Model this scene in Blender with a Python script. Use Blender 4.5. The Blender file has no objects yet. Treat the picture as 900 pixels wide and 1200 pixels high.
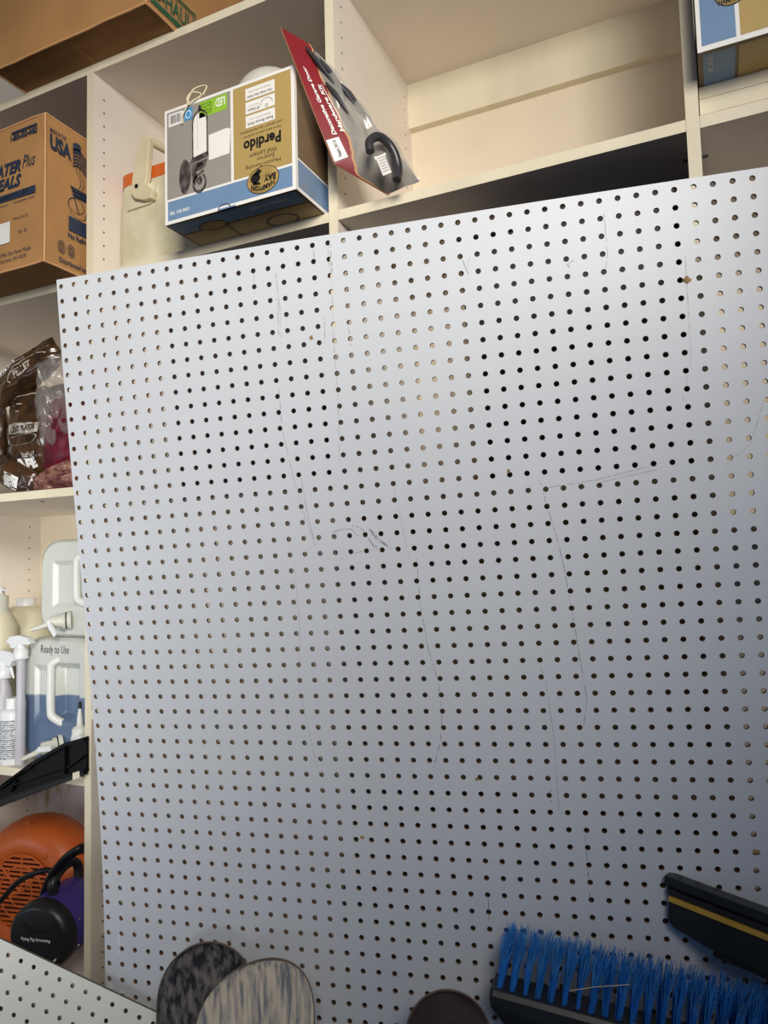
import bpy, bmesh, math, random
from mathutils import Vector, Matrix, noise
random.seed(7)
V = Vector
IN = 0.0254
S = bpy.context.scene
COL = S.collection
FLOOR = -91.0                      # floor height below the middle shelf, inches
# ------------------------------------------------------------ camera solve (inches, origin = middle shelf, front left upright)
CAM = V((53.1025, -49.0422, -28.0963)); F = 847.62
CR = V((0.906705, 0.420935, -0.026453)); CD = V((-0.054514, 0.054769, -0.997010)); CF = V((-0.418228, 0.905436, 0.072607))
def ray(px, py): return CR*((px-450)/F) + CD*((py-600)/F) + CF
def at(px, py, Y): r = ray(px, py); return CAM + r*((Y-CAM.y)/r.y)
def atz(px, py, Z): r = ray(px, py); return CAM + r*((Z-CAM.z)/r.z)
def ataxis(px, py, P, N): r = ray(px, py); return CAM + r*((V(P)-CAM).dot(V(N))/r.dot(V(N)))
W, T, D, ZT, ZL = 26.31, .795, 16.35, 19.985, -20.058

# ------------------------------------------------------------ materials
def lin(c): c /= 255.; return c/12.92 if c <= .04045 else ((c+.055)/1.055)**2.4
MATS = {}
def mat(name, rgb, rough=.6, metal=0, var=0, vs=8, rgb2=None, bump=0, bs=20, alpha=1, trans=0, stretch=None, spec=.5, lo=.4, hi=.65):
    if name in MATS: return MATS[name]
    m = bpy.data.materials.new(name); m.use_nodes = True; nt = m.node_tree; b = nt.nodes['Principled BSDF']
    c = tuple(lin(x) for x in rgb)+(1,)
    b.inputs['Base Color'].default_value = c; b.inputs['Roughness'].default_value = rough; b.inputs['Metallic'].default_value = metal
    b.inputs['Alpha'].default_value = alpha; b.inputs['Transmission Weight'].default_value = trans; b.inputs['Specular IOR Level'].default_value = spec
    tc = nt.nodes.new('ShaderNodeTexCoord'); mp = nt.nodes.new('ShaderNodeMapping'); nt.links.new(tc.outputs['Object'], mp.inputs[0])
    if stretch: mp.inputs['Scale'].default_value = stretch
    n = nt.nodes.new('ShaderNodeTexNoise'); n.inputs['Scale'].default_value = vs; n.inputs['Detail'].default_value = 6
    nt.links.new(mp.outputs[0], n.inputs[0])
    r = nt.nodes.new('ShaderNodeValToRGB'); r.color_ramp.elements[0].position = lo; r.color_ramp.elements[1].position = hi
    c2 = tuple(lin(x) for x in rgb2)+(1,) if rgb2 else tuple(x*(1-var) for x in c[:3])+(1,)
    r.color_ramp.elements[0].color = c; r.color_ramp.elements[1].color = c2
    nt.links.new(n.outputs['Fac'], r.inputs[0]); nt.links.new(r.outputs[0], b.inputs['Base Color'])
    if bump:
        n2 = nt.nodes.new('ShaderNodeTexNoise'); n2.inputs['Scale'].default_value = bs; n2.inputs['Detail'].default_value = 4
        nt.links.new(mp.outputs[0], n2.inputs[0]); bp = nt.nodes.new('ShaderNodeBump'); bp.inputs['Strength'].default_value = bump; bp.inputs['Distance'].default_value = .004
        nt.links.new(n2.outputs['Fac'], bp.inputs['Height']); nt.links.new(bp.outputs[0], b.inputs['Normal'])
    MATS[name] = m; return m
M_mel = mat('melamine white', (240,230,217), .45, var=.08, vs=3)
M_backp = mat('cream back panel', (238,224,198), .5, var=.08, vs=3)
M_edge = mat('cream edge banding', (236,226,198), .45, var=.1, vs=9, stretch=(1,1,.2))
M_hole = mat('peg hole dark', (40,34,28), .8)
M_stain = mat('stained panel', (228,224,218), .6, rgb2=(190,166,106), vs=11, stretch=(1.6,1,.35), lo=.5, hi=.58)
M_board = mat('white painted hardboard', (204,208,213), .42, var=.05, vs=2.5, bump=.03, bs=60)
M_boardedge = mat('raw hardboard', (124,98,76), .9, var=.25, vs=60)
M_boardback = mat('hardboard back', (120,84,56), .9, var=.2, vs=30)
M_scuff = mat('grey scuff', (190,191,196), .6, var=.25, vs=90)
M_scuffd = mat('dark scuff', (142,144,152), .6, rgb2=(190,192,196), vs=120)
M_chip = mat('chipped paint', (176,140,96), .8, rgb2=(110,90,60), vs=100)
M_cream = mat('cream painted hardboard', (232,232,220), .5, var=.05, vs=4)
M_creamedge = mat('dusty board edge', (104,98,88), .8, var=.2, vs=40)
M_card = mat('cardboard', (184,138,88), .75, var=.14, vs=7, bump=.15, bs=9, spec=.25)
M_cardflap = mat('cardboard worn edge', (214,164,112), .8, var=.1, vs=30)
M_cardin = mat('cardboard plain bottom', (150,112,72), .8, var=.15, vs=12, stretch=(1,6,1), spec=.2)
M_navy = mat('navy print', (42,54,76), .7, var=.2, vs=80)
M_green = mat('green print', (42,96,62), .7, var=.2, vs=60)
M_dkgreen = mat('faded green print', (88,100,72), .7, rgb2=(150,120,76), vs=26)
M_white = mat('white print', (240,238,232), .5)
M_blue = mat('carton blue', (116,146,180), .35, var=.05, vs=10)
M_gold = mat('carton gold', (186,158,98), .35, var=.06, vs=8)
M_grey = mat('carton grey', (158,152,144), .35, var=.06, vs=8)
M_black = mat('black print', (24,22,22), .5)
M_lime = mat('lime print', (150,196,60), .4)
M_sky = mat('sky blue sticker', (70,150,200), .4)
M_brass = mat('brass print', (186,158,96), .35, rgb2=(150,122,70), vs=30)
M_bronze = mat('printed bronze', (62,56,54), .4, rgb2=(110,102,98), vs=60)
M_cartonside = mat('carton brown side', (120,98,74), .4, var=.1, vs=8)
M_string = mat('cream string', (226,214,180), .8)
M_cooler = mat('aged cream plastic', (226,220,192), .45, rgb2=(206,198,164), vs=14, bump=.05, bs=40)
M_orange = mat('orange plastic lid', (214,104,36), .45, var=.1, vs=20)
M_hand = mat('cream handle plastic', (224,212,176), .4, var=.1, vs=12)
M_maroon = mat('maroon card', (138,34,42), .4, var=.15, vs=30)
M_clear = mat('clear blister plastic', (205,200,190), .12, alpha=.42, var=.1, vs=20, spec=.8)
M_insert = mat('grey packaging insert', (150,144,132), .5, rgb2=(104,98,88), vs=18, stretch=(3,3,1))
M_iron = mat('dark painted hardware', (58,58,62), .35, var=.3, vs=20)
M_bag = mat('brown glossy bag', (74,50,26), .2, rgb2=(42,28,18), vs=22, bump=.6, bs=22, spec=.8)
M_bagprint = mat('bag white print', (196,188,176), .4, rgb2=(120,106,90), vs=90)
M_film = mat('clear crinkled film', (170,164,158), .12, alpha=.26, var=.1, vs=30, bump=.8, bs=30, spec=1)
M_cranb = mat('dark cranberry contents', (110,20,40), .4, rgb2=(70,10,26), vs=40)
M_net = mat('pinkish ridged bag', (150,108,92), .4, rgb2=(84,32,44), vs=40, bump=.8, bs=40)
M_jugb = mat('jug plastic over blue liquid', (96,128,168), .25, alpha=.9, rgb2=(124,146,172), vs=5, spec=.6)
M_jug = mat('translucent jug plastic', (224,227,218), .3, alpha=.8, var=.06, vs=7, spec=.6)
M_jugs = mat('milky jug plastic', (222,224,216), .35, var=.06, vs=7)
M_liq = mat('blue liquid', (82,118,164), .2, var=.1, vs=5)
M_spig = mat('pale spigot plastic', (206,206,192), .4)
M_hdpe = mat('white bottle plastic', (232,234,234), .35)
M_spb = mat('greyish translucent bottle', (190,188,194), .35, var=.1, vs=8)
M_milky = mat('cream jug plastic', (222,214,184), .45, alpha=.95, var=.08, vs=6)
M_red = mat('red print', (206,84,48), .5)
M_ink = mat('label ink', (96,100,112), .5, rgb2=(200,202,206), vs=160)
M_blk = mat('matte black plastic', (20,20,22), .55, var=.2, vs=20)
M_jet = mat('jet black plastic', (7,7,8), .5, var=.2, vs=20, spec=.25)
M_filler = mat('charcoal tote plastic', (50,48,48), .6, var=.15, vs=10)
M_blk2 = mat('satin black plastic', (38,40,42), .4, var=.3, vs=14)
M_fan = mat('orange blower shell', (216,104,40), .42, var=.12, vs=5)
M_fandark = mat('blower inside', (60,40,44), .6)
M_purple = mat('purple shell', (74,58,140), .4, var=.12, vs=6)
M_cable = mat('black rubber cable', (16,16,18), .45)
M_screw = mat('steel screw', (190,190,195), .3, metal=.8)
M_tan = mat('tan canvas', (122,98,66), .9, var=.2, vs=20, bump=.3)
M_shv1 = mat('weathered dark blade', (118,112,108), .75, rgb2=(30,33,40), vs=110, bump=.35, bs=50, stretch=(1,1,.45), lo=.36, hi=.6)
M_shv2 = mat('dusty tan blade', (222,206,180), .85, rgb2=(120,124,132), vs=95, bump=.3, bs=60, stretch=(1.6,1.6,.16), lo=.42, hi=.66)
M_shv3 = mat('brown blade', (84,68,62), .5, rgb2=(60,46,42), vs=14, bump=.1, bs=40)
M_rim = mat('worn brown rim', (104,88,74), .8, var=.3, vs=50)
M_ash = mat('ash handle', (176,140,96), .6, var=.2, vs=8, stretch=(6,6,.4))
M_bris = mat('blue bristle', (40,122,208), .45, var=.25, vs=40)
M_bris2 = mat('light blue bristle tip', (76,152,214), .45, var=.25, vs=40)
M_yel = mat('yellow strip', (206,164,70), .5, var=.12, vs=30)
M_wall = mat('painted wall', (228,222,210), .8, var=.04, vs=2)
M_conc = mat('concrete floor', (150,146,140), .85, var=.2, vs=2, bump=.1)
M_dome = mat('pale frosted dome', (214,212,200), .3)

# ------------------------------------------------------------ mesh collector
class MB:
    def __init__(s): s.v = []; s.f = []; s.m = []; s.mats = []; s.sm = []
    def mi(s, m):
        if m not in s.mats: s.mats.append(m)
        return s.mats.index(m)
    def add(s, vs, fs, m, smooth=False):
        o = len(s.v); k = s.mi(m); s.v += [V(p) for p in vs]
        for f in fs: s.f.append([i+o for i in f]); s.m.append(k); s.sm.append(smooth)
        return s
    def hexa(s, b, t, m):          # 4 bottom + 4 top corners
        return s.add(list(b)+list(t), [(3,2,1,0),(4,5,6,7),(0,1,5,4),(1,2,6,5),(2,3,7,6),(3,0,4,7)], m)
    def box(s, a, b, m):
        (x0,y0,z0),(x1,y1,z1) = a, b
        return s.hexa([(x0,y0,z0),(x1,y0,z0),(x1,y1,z0),(x0,y1,z0)], [(x0,y0,z1),(x1,y0,z1),(x1,y1,z1),(x0,y1,z1)], m)
    def obox(s, c, ax, ay, az, m):  # centre + half vectors
        c, ax, ay, az = V(c), V(ax), V(ay), V(az)
        return s.hexa([c-ax-ay-az, c+ax-ay-az, c+ax+ay-az, c-ax+ay-az], [c-ax-ay+az, c+ax-ay+az, c+ax+ay+az, c-ax+ay+az], m)
    def tube(s, path, r, m, n=10, caps=True):
        P = [V(p) for p in path]; R = r if isinstance(r, (list, tuple)) else [r]*len(P)
        vs = []; up = None
        for i, p in enumerate(P):
            d = (P[min(i+1, len(P)-1)]-P[max(i-1, 0)]).normalized()
            if up is None: up = d.orthogonal().normalized()
            up = (up-d*up.dot(d)).normalized(); sd = d.cross(up)
            for k in range(n):
                a = 2*math.pi*k/n; vs.append(p+(up*math.cos(a)+sd*math.sin(a))*R[i])
        fs = [(i*n+k, i*n+(k+1)%n, (i+1)*n+(k+1)%n, (i+1)*n+k) for i in range(len(P)-1) for k in range(n)]
        s.add(vs, fs, m, True)
        if caps:
            s.add(vs[:n], [tuple(range(n))[::-1]], m); s.add(vs[-n:], [tuple(range(n))], m)
        return s
    def lathe(s, base, axis, prof, m, n=28, sx=1, ref=None, cap2=True):   # prof: (radius, height)
        base, ax = V(base), V(axis).normalized(); u = (V(ref) if ref else ax.orthogonal()); u = (u-ax*u.dot(ax)).normalized(); w = ax.cross(u)
        vs = [base+ax*h+(u*math.cos(2*math.pi*k/n)*sx+w*math.sin(2*math.pi*k/n))*r for r, h in prof for k in range(n)]
        fs = [(i*n+k, i*n+(k+1)%n, (i+1)*n+(k+1)%n, (i+1)*n+k) for i in range(len(prof)-1) for k in range(n)]
        s.add(vs, fs, m, True)
        if prof[0][0] > .01: s.add(vs[:n], [tuple(range(n))[::-1]], m)
        if cap2 and prof[-1][0] > .01: s.add(vs[-n:], [tuple(range(n))], m)
        return s
    def prism(s, pts, vec, m, side=None, smooth=False):      # planar outline extruded by vec
        pts = [V(p) for p in pts]; vec = V(vec); n = len(pts)
        s.add(pts, [tuple(range(n))[::-1]], m); s.add([p+vec for p in pts], [tuple(range(n))], m)
        s.add(pts+[p+vec for p in pts], [(i, (i+1)%n, n+(i+1)%n, n+i) for i in range(n)], side or m, smooth)
        return s
    def grid(s, fn, nu, nv, m, smooth=True):
        vs = [fn(i/nu, j/nv) for j in range(nv+1) for i in range(nu+1)]
        fs = [(j*(nu+1)+i, j*(nu+1)+i+1, (j+1)*(nu+1)+i+1, (j+1)*(nu+1)+i) for j in range(nv) for i in range(nu)]
        return s.add(vs, fs, m, smooth)
    def build(s, name, parent=None, loc=None, bevel=0, kind=None):
        me = bpy.data.meshes.new(name)
        if parent is not None: o3 = V(parent['_o'])
        else: o3 = V(loc) if loc is not None else V((0,0,0))
        me.from_pydata([(p-o3)*IN for p in s.v], [], s.f)
        for m in s.mats: me.materials.append(m)
        for p, k, q in zip(me.polygons, s.m, s.sm): p.material_index = k; p.use_smooth = q
        me.update()
        ob = bpy.data.objects.new(name, me); COL.objects.link(ob)
        if parent is not None: ob.parent = PAR[parent['_n']]
        else: ob.location = (o3-V((0,0,FLOOR)))*IN
        if bevel:
            bm = bmesh.new(); bm.from_mesh(me); bmesh.ops.remove_doubles(bm, verts=bm.verts, dist=1e-5)
            bmesh.ops.recalc_face_normals(bm, faces=bm.faces); bm.to_mesh(me); bm.free()
            b = ob.modifiers.new('b', 'BEVEL'); b.width = bevel*IN; b.segments = 2; b.limit_method = 'ANGLE'; b.angle_limit = .6
        if kind: ob['kind'] = kind
        ob_h = dict(_o=tuple(o3), _n=ob.name); PAR[ob.name] = ob
        H[ob.name] = ob_h
        return ob_h
PAR = {}; H = {}
def thing(name, loc, label, cat, group=None):
    e = bpy.data.objects.new(name, None); e.empty_display_size = .02; COL.objects.link(e); e.location = (V(loc)-V((0,0,FLOOR)))*IN
    e['label'] = label; e['category'] = cat
    if group: e['group'] = group
    PAR[e.name] = e; return dict(_o=tuple(loc), _n=e.name)
def tag(h, label, cat, group=None):
    o = PAR[h['_n']]; o['label'] = label; o['category'] = cat
    if group: o['group'] = group
def plabel(h, label): PAR[h['_n']]['label'] = label
# flat glyph outlines as 2D triangles
_tc = {}
def glyphs(txt, bold=0, shear=0):
    key = (txt, bold, shear)
    if key in _tc: return _tc[key]
    cu = bpy.data.curves.new('t', 'FONT'); cu.body = txt; cu.offset = bold; cu.shear = shear; cu.resolution_u = 2
    ob = bpy.data.objects.new('t', cu); COL.objects.link(ob)
    dg = bpy.context.evaluated_depsgraph_get(); me = bpy.data.meshes.new_from_object(ob.evaluated_get(dg))
    vs = [(v.co.x, v.co.y) for v in me.vertices]; fs = [tuple(p.vertices) for p in me.polygons]
    bpy.data.objects.remove(ob); bpy.data.curves.remove(cu); bpy.data.meshes.remove(me)
    x0 = min(v[0] for v in vs); x1 = max(v[0] for v in vs); y0 = min(v[1] for v in vs); y1 = max(v[1] for v in vs)
    vs = [((x-x0)/(x1-x0), (y-y0)/(y1-y0)) for x, y in vs]
    _tc[key] = (vs, fs); return _tc[key]
def write(mb, fn, txt, u0, v0, u1, v1, m, bold=0, shear=0, turn=0):
    """text filling the rectangle u0..u1, v0..v1 of a surface fn(u,v); turn in quarter turns (2 = upside down)"""
    vs, fs = glyphs(txt, bold, shear); out = []
    for x, y in vs:
        if turn == 2: x, y = 1-x, 1-y
        if turn == 1: x, y = 1-y, x
        if turn == 3: x, y = y, 1-x
        out.append(fn(u0+(u1-u0)*x, v0+(v1-v0)*y))
    mb.add(out, fs, m)
def rect(mb, fn, u0, v0, u1, v1, m, n=1):
    mb.grid(lambda a, b: fn(u0+(u1-u0)*a, v0+(v1-v0)*b), n, n, m, False)
def blob(mb, fn, pts, m): mb.add([fn(u, v) for u, v in pts], [tuple(range(len(pts)))], m)
def ring(mb, fn, cu, cv, ru, rv, wd, m, a0=0, a1=2*math.pi, n=24, wv=None):
    wv = wv or wd*rv/max(ru, 1e-6)
    for k in range(n):
        a, b = a0+(a1-a0)*k/n, a0+(a1-a0)*(k+1)/n
        mb.add([fn(cu+(ru)*math.cos(a), cv+(rv)*math.sin(a)), fn(cu+(ru)*math.cos(b), cv+(rv)*math.sin(b)),
                fn(cu+(ru-wd)*math.cos(b), cv+(rv-wv)*math.sin(b)), fn(cu+(ru-wd)*math.cos(a), cv+(rv-wv)*math.sin(a))], [(0,1,2,3)], m)
def disc(mb, fn, cu, cv, ru, rv, m, n=24): blob(mb, fn, [(cu+ru*math.cos(2*math.pi*k/n), cv+rv*math.sin(2*math.pi*k/n)) for k in range(n)], m)
def face_fn(o, u, v, n, off=.03):
    o, u, v, n = V(o), V(u), V(v), V(n).normalized()
    return lambda a, b, k=0: o+u*a+v*b+n*(off+k)

# ------------------------------------------------------------ room
def slab(name, a, b, m): h = MB().box(a, b, m).build(name, kind='structure'); return h
slab('floor', (-62,-160,FLOOR-2), (150,D+4,FLOOR), M_conc)
slab('wall_back', (-62,D+1.2,FLOOR), (150,D+4,44), M_wall)
slab('wall_left', (-66,-160,FLOOR), (-62,D+4,44), M_wall)
slab('ceiling', (-62,-160,44), (150,D+4,48), M_wall)

# ------------------------------------------------------------ shelving
sh = thing('shelving_unit', (0, 0, FLOOR), 'tall cream white built-in shelving with open bays and peg-holed uprights', 'shelving')
H1 = 1.3356
Z3 = at(98.3, 911, 1).z
for k in range(-1, 4):
    mb = MB(); x = k*W
    mb.box((x, .06, FLOOR), (x+T, D, ZT), M_mel); mb.box((x, 0, FLOOR), (x+T, .06, ZT), M_edge)
    s0 = {0: 13.967, 1: 17.998}.get(k, 14.2)
    # peg holes: small dark dimples on both faces, front and rear columns
    for zz0, yy in ((s0, 1.367), (s0-.83*H1 if k == 1 else (-22.19+1.3356*31 if k == -1 else s0-.5), D-1.655)):
        n = -12
        while True:
            z = zz0-n*H1; n += 1
            if z > ZT-1: continue
            if z < FLOOR+8: break
            for xs, sg in ((x+T+.01, 1), (x-.01, -1)):
                mb.add([(xs, yy+.1*math.cos(a), z+.1*math.sin(a)) for a in [j*math.pi/4 for j in range(8)]], [tuple(range(8))], M_hole)
    mb.build('upright_panel', sh)
def shelf(x0, x1, ztop, y0=0, th=T, y1=None):
    mb = MB(); y1 = y1 or D
    mb.box((x0+.02, y0+.06, ztop-th), (x1-.02, y1, ztop), M_mel); mb.box((x0+.02, y0, ztop-th), (x1-.02, y0+.06, ztop), M_edge)
    return mb.build('shelf', sh)
mb = MB(); mb.box((-W, .06, ZT), (3*W+T, D, ZT+T), M_mel)
for a, b in ((-W, T/2-.03), (T/2+.03, 3*W+T)): mb.box((a, 0, ZT), (b, .06, ZT+T), M_edge)
mb.build('top_shelf', sh)
for k in range(-1, 3): shelf(k*W+T, (k+1)*W, 0)
shelf(-W+T, 0, ZL); shelf(-W+T, 0, Z3, 1); shelf(-W+T, 0, -67.5)
for k, zs in ((0, (-22, -40.5, -59.7)), (1, (-23, -43, -60)), (2, (-26, -52))):
    for z in zs: shelf(k*W+T, (k+1)*W, z, 1.5 if z < -50 else .0)
for k in range(-1, 3):
    mb = MB(); mb.box((k*W+T, D, -46 if k == -1 else FLOOR+4), ((k+1)*W, D+.25, ZT), M_backp); mb.build('back_panel', sh)
mb = MB(); mb.box((-W+T, D, FLOOR+4), (0, D+.25, -46), M_stain)
for k in range(14):
    z = -50.4-random.random()*9
h = mb.build('back_panel', sh); plabel(h, 'water stained back panel of the low bay')
for k in range(0, 3):
    mb = MB(); zb = 15.382; mb.box((k*W+T, D-.79, zb), ((k+1)*W, D, ZT), M_edge if k else M_mel); mb.build('back_rail', sh)
# shelf support pins under the middle shelf
for x, sg in ((W+T, 1), (2*W, -1), (2*W+T, 1)):
    MB().tube([(x, 1.6, -1.9), (x+sg*.4, 1.6, -1.9)], .1, M_blk, 8).build('shelf_pin', sh)

def filler(x0, x1, z, h, lab, y0=1.6):  # boxes added behind the pegboard to darken what shows through its holes
    t = thing('dark_filler', ((x0+x1)/2, 8, z), lab, 'filler'); mb = MB()
    mb.hexa([(x0+.7,y0+.5,z),(x1-.7,y0+.5,z),(x1-.7,14.4,z),(x0+.7,14.4,z)], [(x0,y0,z+h),(x1,y0,z+h),(x1,15,z+h),(x0,15,z+h)], M_filler); mb.build('filler_body', t, bevel=.2)
    mb = MB(); mb.box((x0-.2, y0-.25, z+h), (x1+.2, 15.2, z+h+.9), M_filler); mb.build('lid', t, bevel=.15)
filler(8.5, 24.8, -22, 17.5, 'added charcoal tote behind the pegboard left half, seen dark through its upper holes')
filler(36.5, 51.5, -23, 19, 'added charcoal tote behind the pegboard right half, seen dark through its upper holes')
# ------------------------------------------------------------ peg boards
def peg_mesh(pt, c0, c1, r0, r1, ml, mr, mt, mbm, th, hr, mf, mb_, me_, n=12):
    """pt(u,v,w) surface; holes at integer c0..c1 x r0..r1; margins to the edges"""
    us = [c0-ml]+[c+.5 for c in range(c0, c1)]+[c1+mr]; vs = [r0-mt]+[r+.5 for r in range(r0, r1)]+[r1+mbm]
    M = MB(); F_ = M.mi(mf); Bk = M.mi(mb_); E_ = M.mi(me_)
    idx = {}
    def vert(u, v, w):
        key = (round(u, 4), round(v, 4), w)
        if key not in idx: idx[key] = len(M.v); M.v.append(pt(u, v, w*th))
        return idx[key]
    def face(f, k, s=False): M.f.append(f); M.m.append(k); M.sm.append(s)
    for j, r in enumerate(range(r0, r1+1)):
        for i, c in enumerate(range(c0, c1+1)):
            a, b, d, e = us[i], us[i+1], vs[j], vs[j+1]
            corner = {0: (b, e), 1: (a, e), 2: (a, d), 3: (b, d)}
            for w, k in ((0, F_), (1, Bk)):
                circ = [vert(c+hr*math.cos(2*math.pi*(q+.5)/n), r+hr*math.sin(2*math.pi*(q+.5)/n), w) for q in range(n)]
                cor = [vert(*corner[q], w) for q in range(4)]
                qn = n//4
                for q in range(4):
                    seg = circ[q*qn:(q+1)*qn]
                    for x in range(qn-1): face((cor[q], seg[x+1], seg[x]) if w == 0 else (cor[q], seg[x], seg[x+1]), k)
                    nx = circ[((q+1)*qn) % n]
                    f = (cor[q], cor[(q+1) % 4], nx, seg[-1]); face(f if w == 0 else f[::-1], k)
                if w == 0: c0_ = circ
            for q in range(n): face((c0_[q], c0_[(q+1) % n], circ[(q+1) % n], circ[q]), E_, True)
    for i in range(len(us)-1):
        for v_ in (vs[0], vs[-1]): face((vert(us[i], v_, 0), vert(us[i+1], v_, 0), vert(us[i+1], v_, 1), vert(us[i], v_, 1)), E_)
    for j in range(len(vs)-1):
        for u_ in (us[0], us[-1]): face((vert(u_, vs[j], 0), vert(u_, vs[j+1], 0), vert(u_, vs[j+1], 1), vert(u_, vs[j], 1)), E_)
    return M
BO = V((13.74986, -15.14207, -8.80561)); BU = V((.979352, .200783, .023573)); BV = V((.00119, .110878, -.993833)); BN = V((-.202158, .973341, .10835))
def bow(u, v):
    f = lambda v: -.60719*((v-24)/24)**2-.65615*((v-24)/24)**3
    n = f(v) if v < 53 else f(53)-.178*(v-53)
    return n+.32861*((u-22)/22)**2
def bpt(u, v, w=0): return BO+BU*u+BV*v+BN*(bow(u, v)+w)
def buv(px, py):
    u, v = 20., 20.
    for _ in range(30):
        P = ataxis(px, py, bpt(u, v), BN); d = P-bpt(u, v); u += d.dot(BU); v += d.dot(BV)
    return u, v
ROWS = 0
while bpt(0, ROWS+1.3).z > FLOOR+.2: ROWS += 1
MBd = peg_mesh(bpt, 0, 47, 0, ROWS, .34, .5, .5, .6, .22, .165, M_board, M_boardback, M_boardedge)
def stroke(pts, wpx, m, k=-.012):
    q = [buv(*p) for p in pts]; wd = wpx/19./2
    for (a, b), (c, d) in zip(q, q[1:]):
        L = math.hypot(c-a, d-b) or 1; nx, ny = -(d-b)/L*wd, (c-a)/L*wd
        MBd.add([bpt(a-nx, b-ny, k), bpt(c-nx, d-ny, k), bpt(c+nx, d+ny, k), bpt(a+nx, b+ny, k)], [(0,1,2,3)], m)
def hstroke(pts, wpx, m):          # broken stroke that jumps over the holes
    for (a, b), (c, d) in zip(pts, pts[1:]):
        L = math.hypot(c-a, d-b); n = max(1, int(L/2.2))
        for i in range(n):
            p = (a+(c-a)*i/n, b+(d-b)*i/n); q = (a+(c-a)*(i+1)/n, b+(d-b)*(i+1)/n)
            u, v = buv((p[0]+q[0])/2, (p[1]+q[1])/2)
            if math.hypot(u-round(u), v-round(v)) > .24 and random.random() > .12: stroke([p, q], wpx, m)
for pts, w_, m_ in [
    ([(384,282),(385,305),(389,330),(391,400),(396,460),(398,540)], 1.0, M_scuff), ([(387,285),(389,318)], 1.6, M_scuffd), ([(367,288),(369,305)], 1.6, M_scuffd),
    ([(323,320),(328,360),(330,405)], 1.2, M_scuff), ([(325,350),(327,395)], .9, M_scuffd), ([(327,455),(330,495)], 1.0, M_scuffd), ([(330,500),(344,560),(352,590),(362,618),(369,640)], 1.0, M_scuff),
    ([(353,560),(360,600),(369,637)], .8, M_scuffd), ([(380,372),(381,402)], .8, M_scuffd), ([(408,378),(411,405)], 1, M_scuffd), ([(297,315),(299,345)], 1, M_scuff),
    ([(390,624),(400,620),(412,620),(420,629)], .8, M_scuffd), ([(413,616),(422,618),(430,626)], 1.2, M_scuffd), ([(433,620),(442,632),(455,640)], 2.4, M_scuffd), ([(430,628),(438,640),(446,641)], 1.6, M_scuffd),
    ([(436,622),(448,634),(454,641)], 1.0, M_scuffd), ([(400,655),(415,648),(432,645)], .8, M_scuff), ([(424,646),(440,643),(460,643)], .8, M_scuff),
    ([(632,560),(640,590),(650,620),(660,660),(667,700),(674,735),(681,780),(688,820),(684,850)], .9, M_scuffd),
    ([(637,572),(700,562),(765,545),(770,540)], 1.2, M_scuff), ([(700,566),(770,550)], .8, M_scuff), ([(461,570),(472,620),(480,655)], .7, M_scuff),
    ([(488,655),(493,710),(502,760),(514,800),(518,840),(516,870),(508,900)], .9, M_scuffd), ([(541,302),(549,322)], .9, M_scuffd), ([(551,300),(547,315)], .8, M_scuff),
    ([(658,302),(668,313),(662,312),(672,305)], .7, M_scuffd), ([(630,770),(640,800),(650,870),(655,950)], 1.0, M_scuff), ([(686,980),(690,1035),(692,1060)], 1.2, M_scuffd),
    ([(645,925),(646,940)], 1.4, M_scuffd), ([(572,1045),(573,1078)], 1.2, M_scuffd), ([(640,1095),(648,1130)], .8, M_scuff), ([(708,250),(712,300),(709,318)], .8, M_scuff), ([(803,300),(810,420),(800,470)], .7, M_scuff),
    ([(480,1165),(480,1172)], 1.2, M_scuffd), ([(480,1183),(480,1190)], 1.2, M_scuffd), ([(139,1090),(140,1118)], 1, M_white), ([(112,870),(113,885)], .9, M_scuffd),
    ([(345,660),(352,740),(350,800),(372,900)], .7, M_scuff), ([(850,545),(880,520),(895,470)], .7, M_scuff)]:
    hstroke(pts, w_, m_)
for (px, py, r) in ((365,396,3), (805,328,4.5), (425,981,3), (887,998,4.5), (559,913,2.5), (596,552,2.5)):
    u, v = buv(px, py); pts = []
    for k in range(11):
        a = 2*math.pi*k/11; rr = r/19*random.uniform(.55, 1.15); pts.append(bpt(u+rr*math.cos(a), v+rr*math.sin(a), -.014))
    MBd.add(pts, [tuple(range(11))], M_chip)
bh = MBd.build('pegboard', loc=bpt(0, ROWS))
tag(bh, 'large white perforated pegboard with scuffs leaning in front of the shelves', 'pegboard')
CO = V((8.26443, -14.04723, -53.57227)); CU = V((.905671, .257704, -.336674)); CV = V((-.262915, -.281607, -.922807)); CN = V((-.332621, .924276, -.187289))
cpt = lambda u, v, w=0: CO+CU*u+CV*v+CN*w
R2 = int((CO.z+CU.z*14-FLOOR)/.9228-1.2)
m2 = peg_mesh(cpt, -18, 13, 0, R2, .5, .5, .66, .5, .22, .15, M_cream, M_boardback, M_creamedge)
h = m2.build('pegboard', loc=cpt(13.5, R2)); tag(h, 'small cream pegboard with slanting top edge at the lower left corner', 'pegboard')

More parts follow.
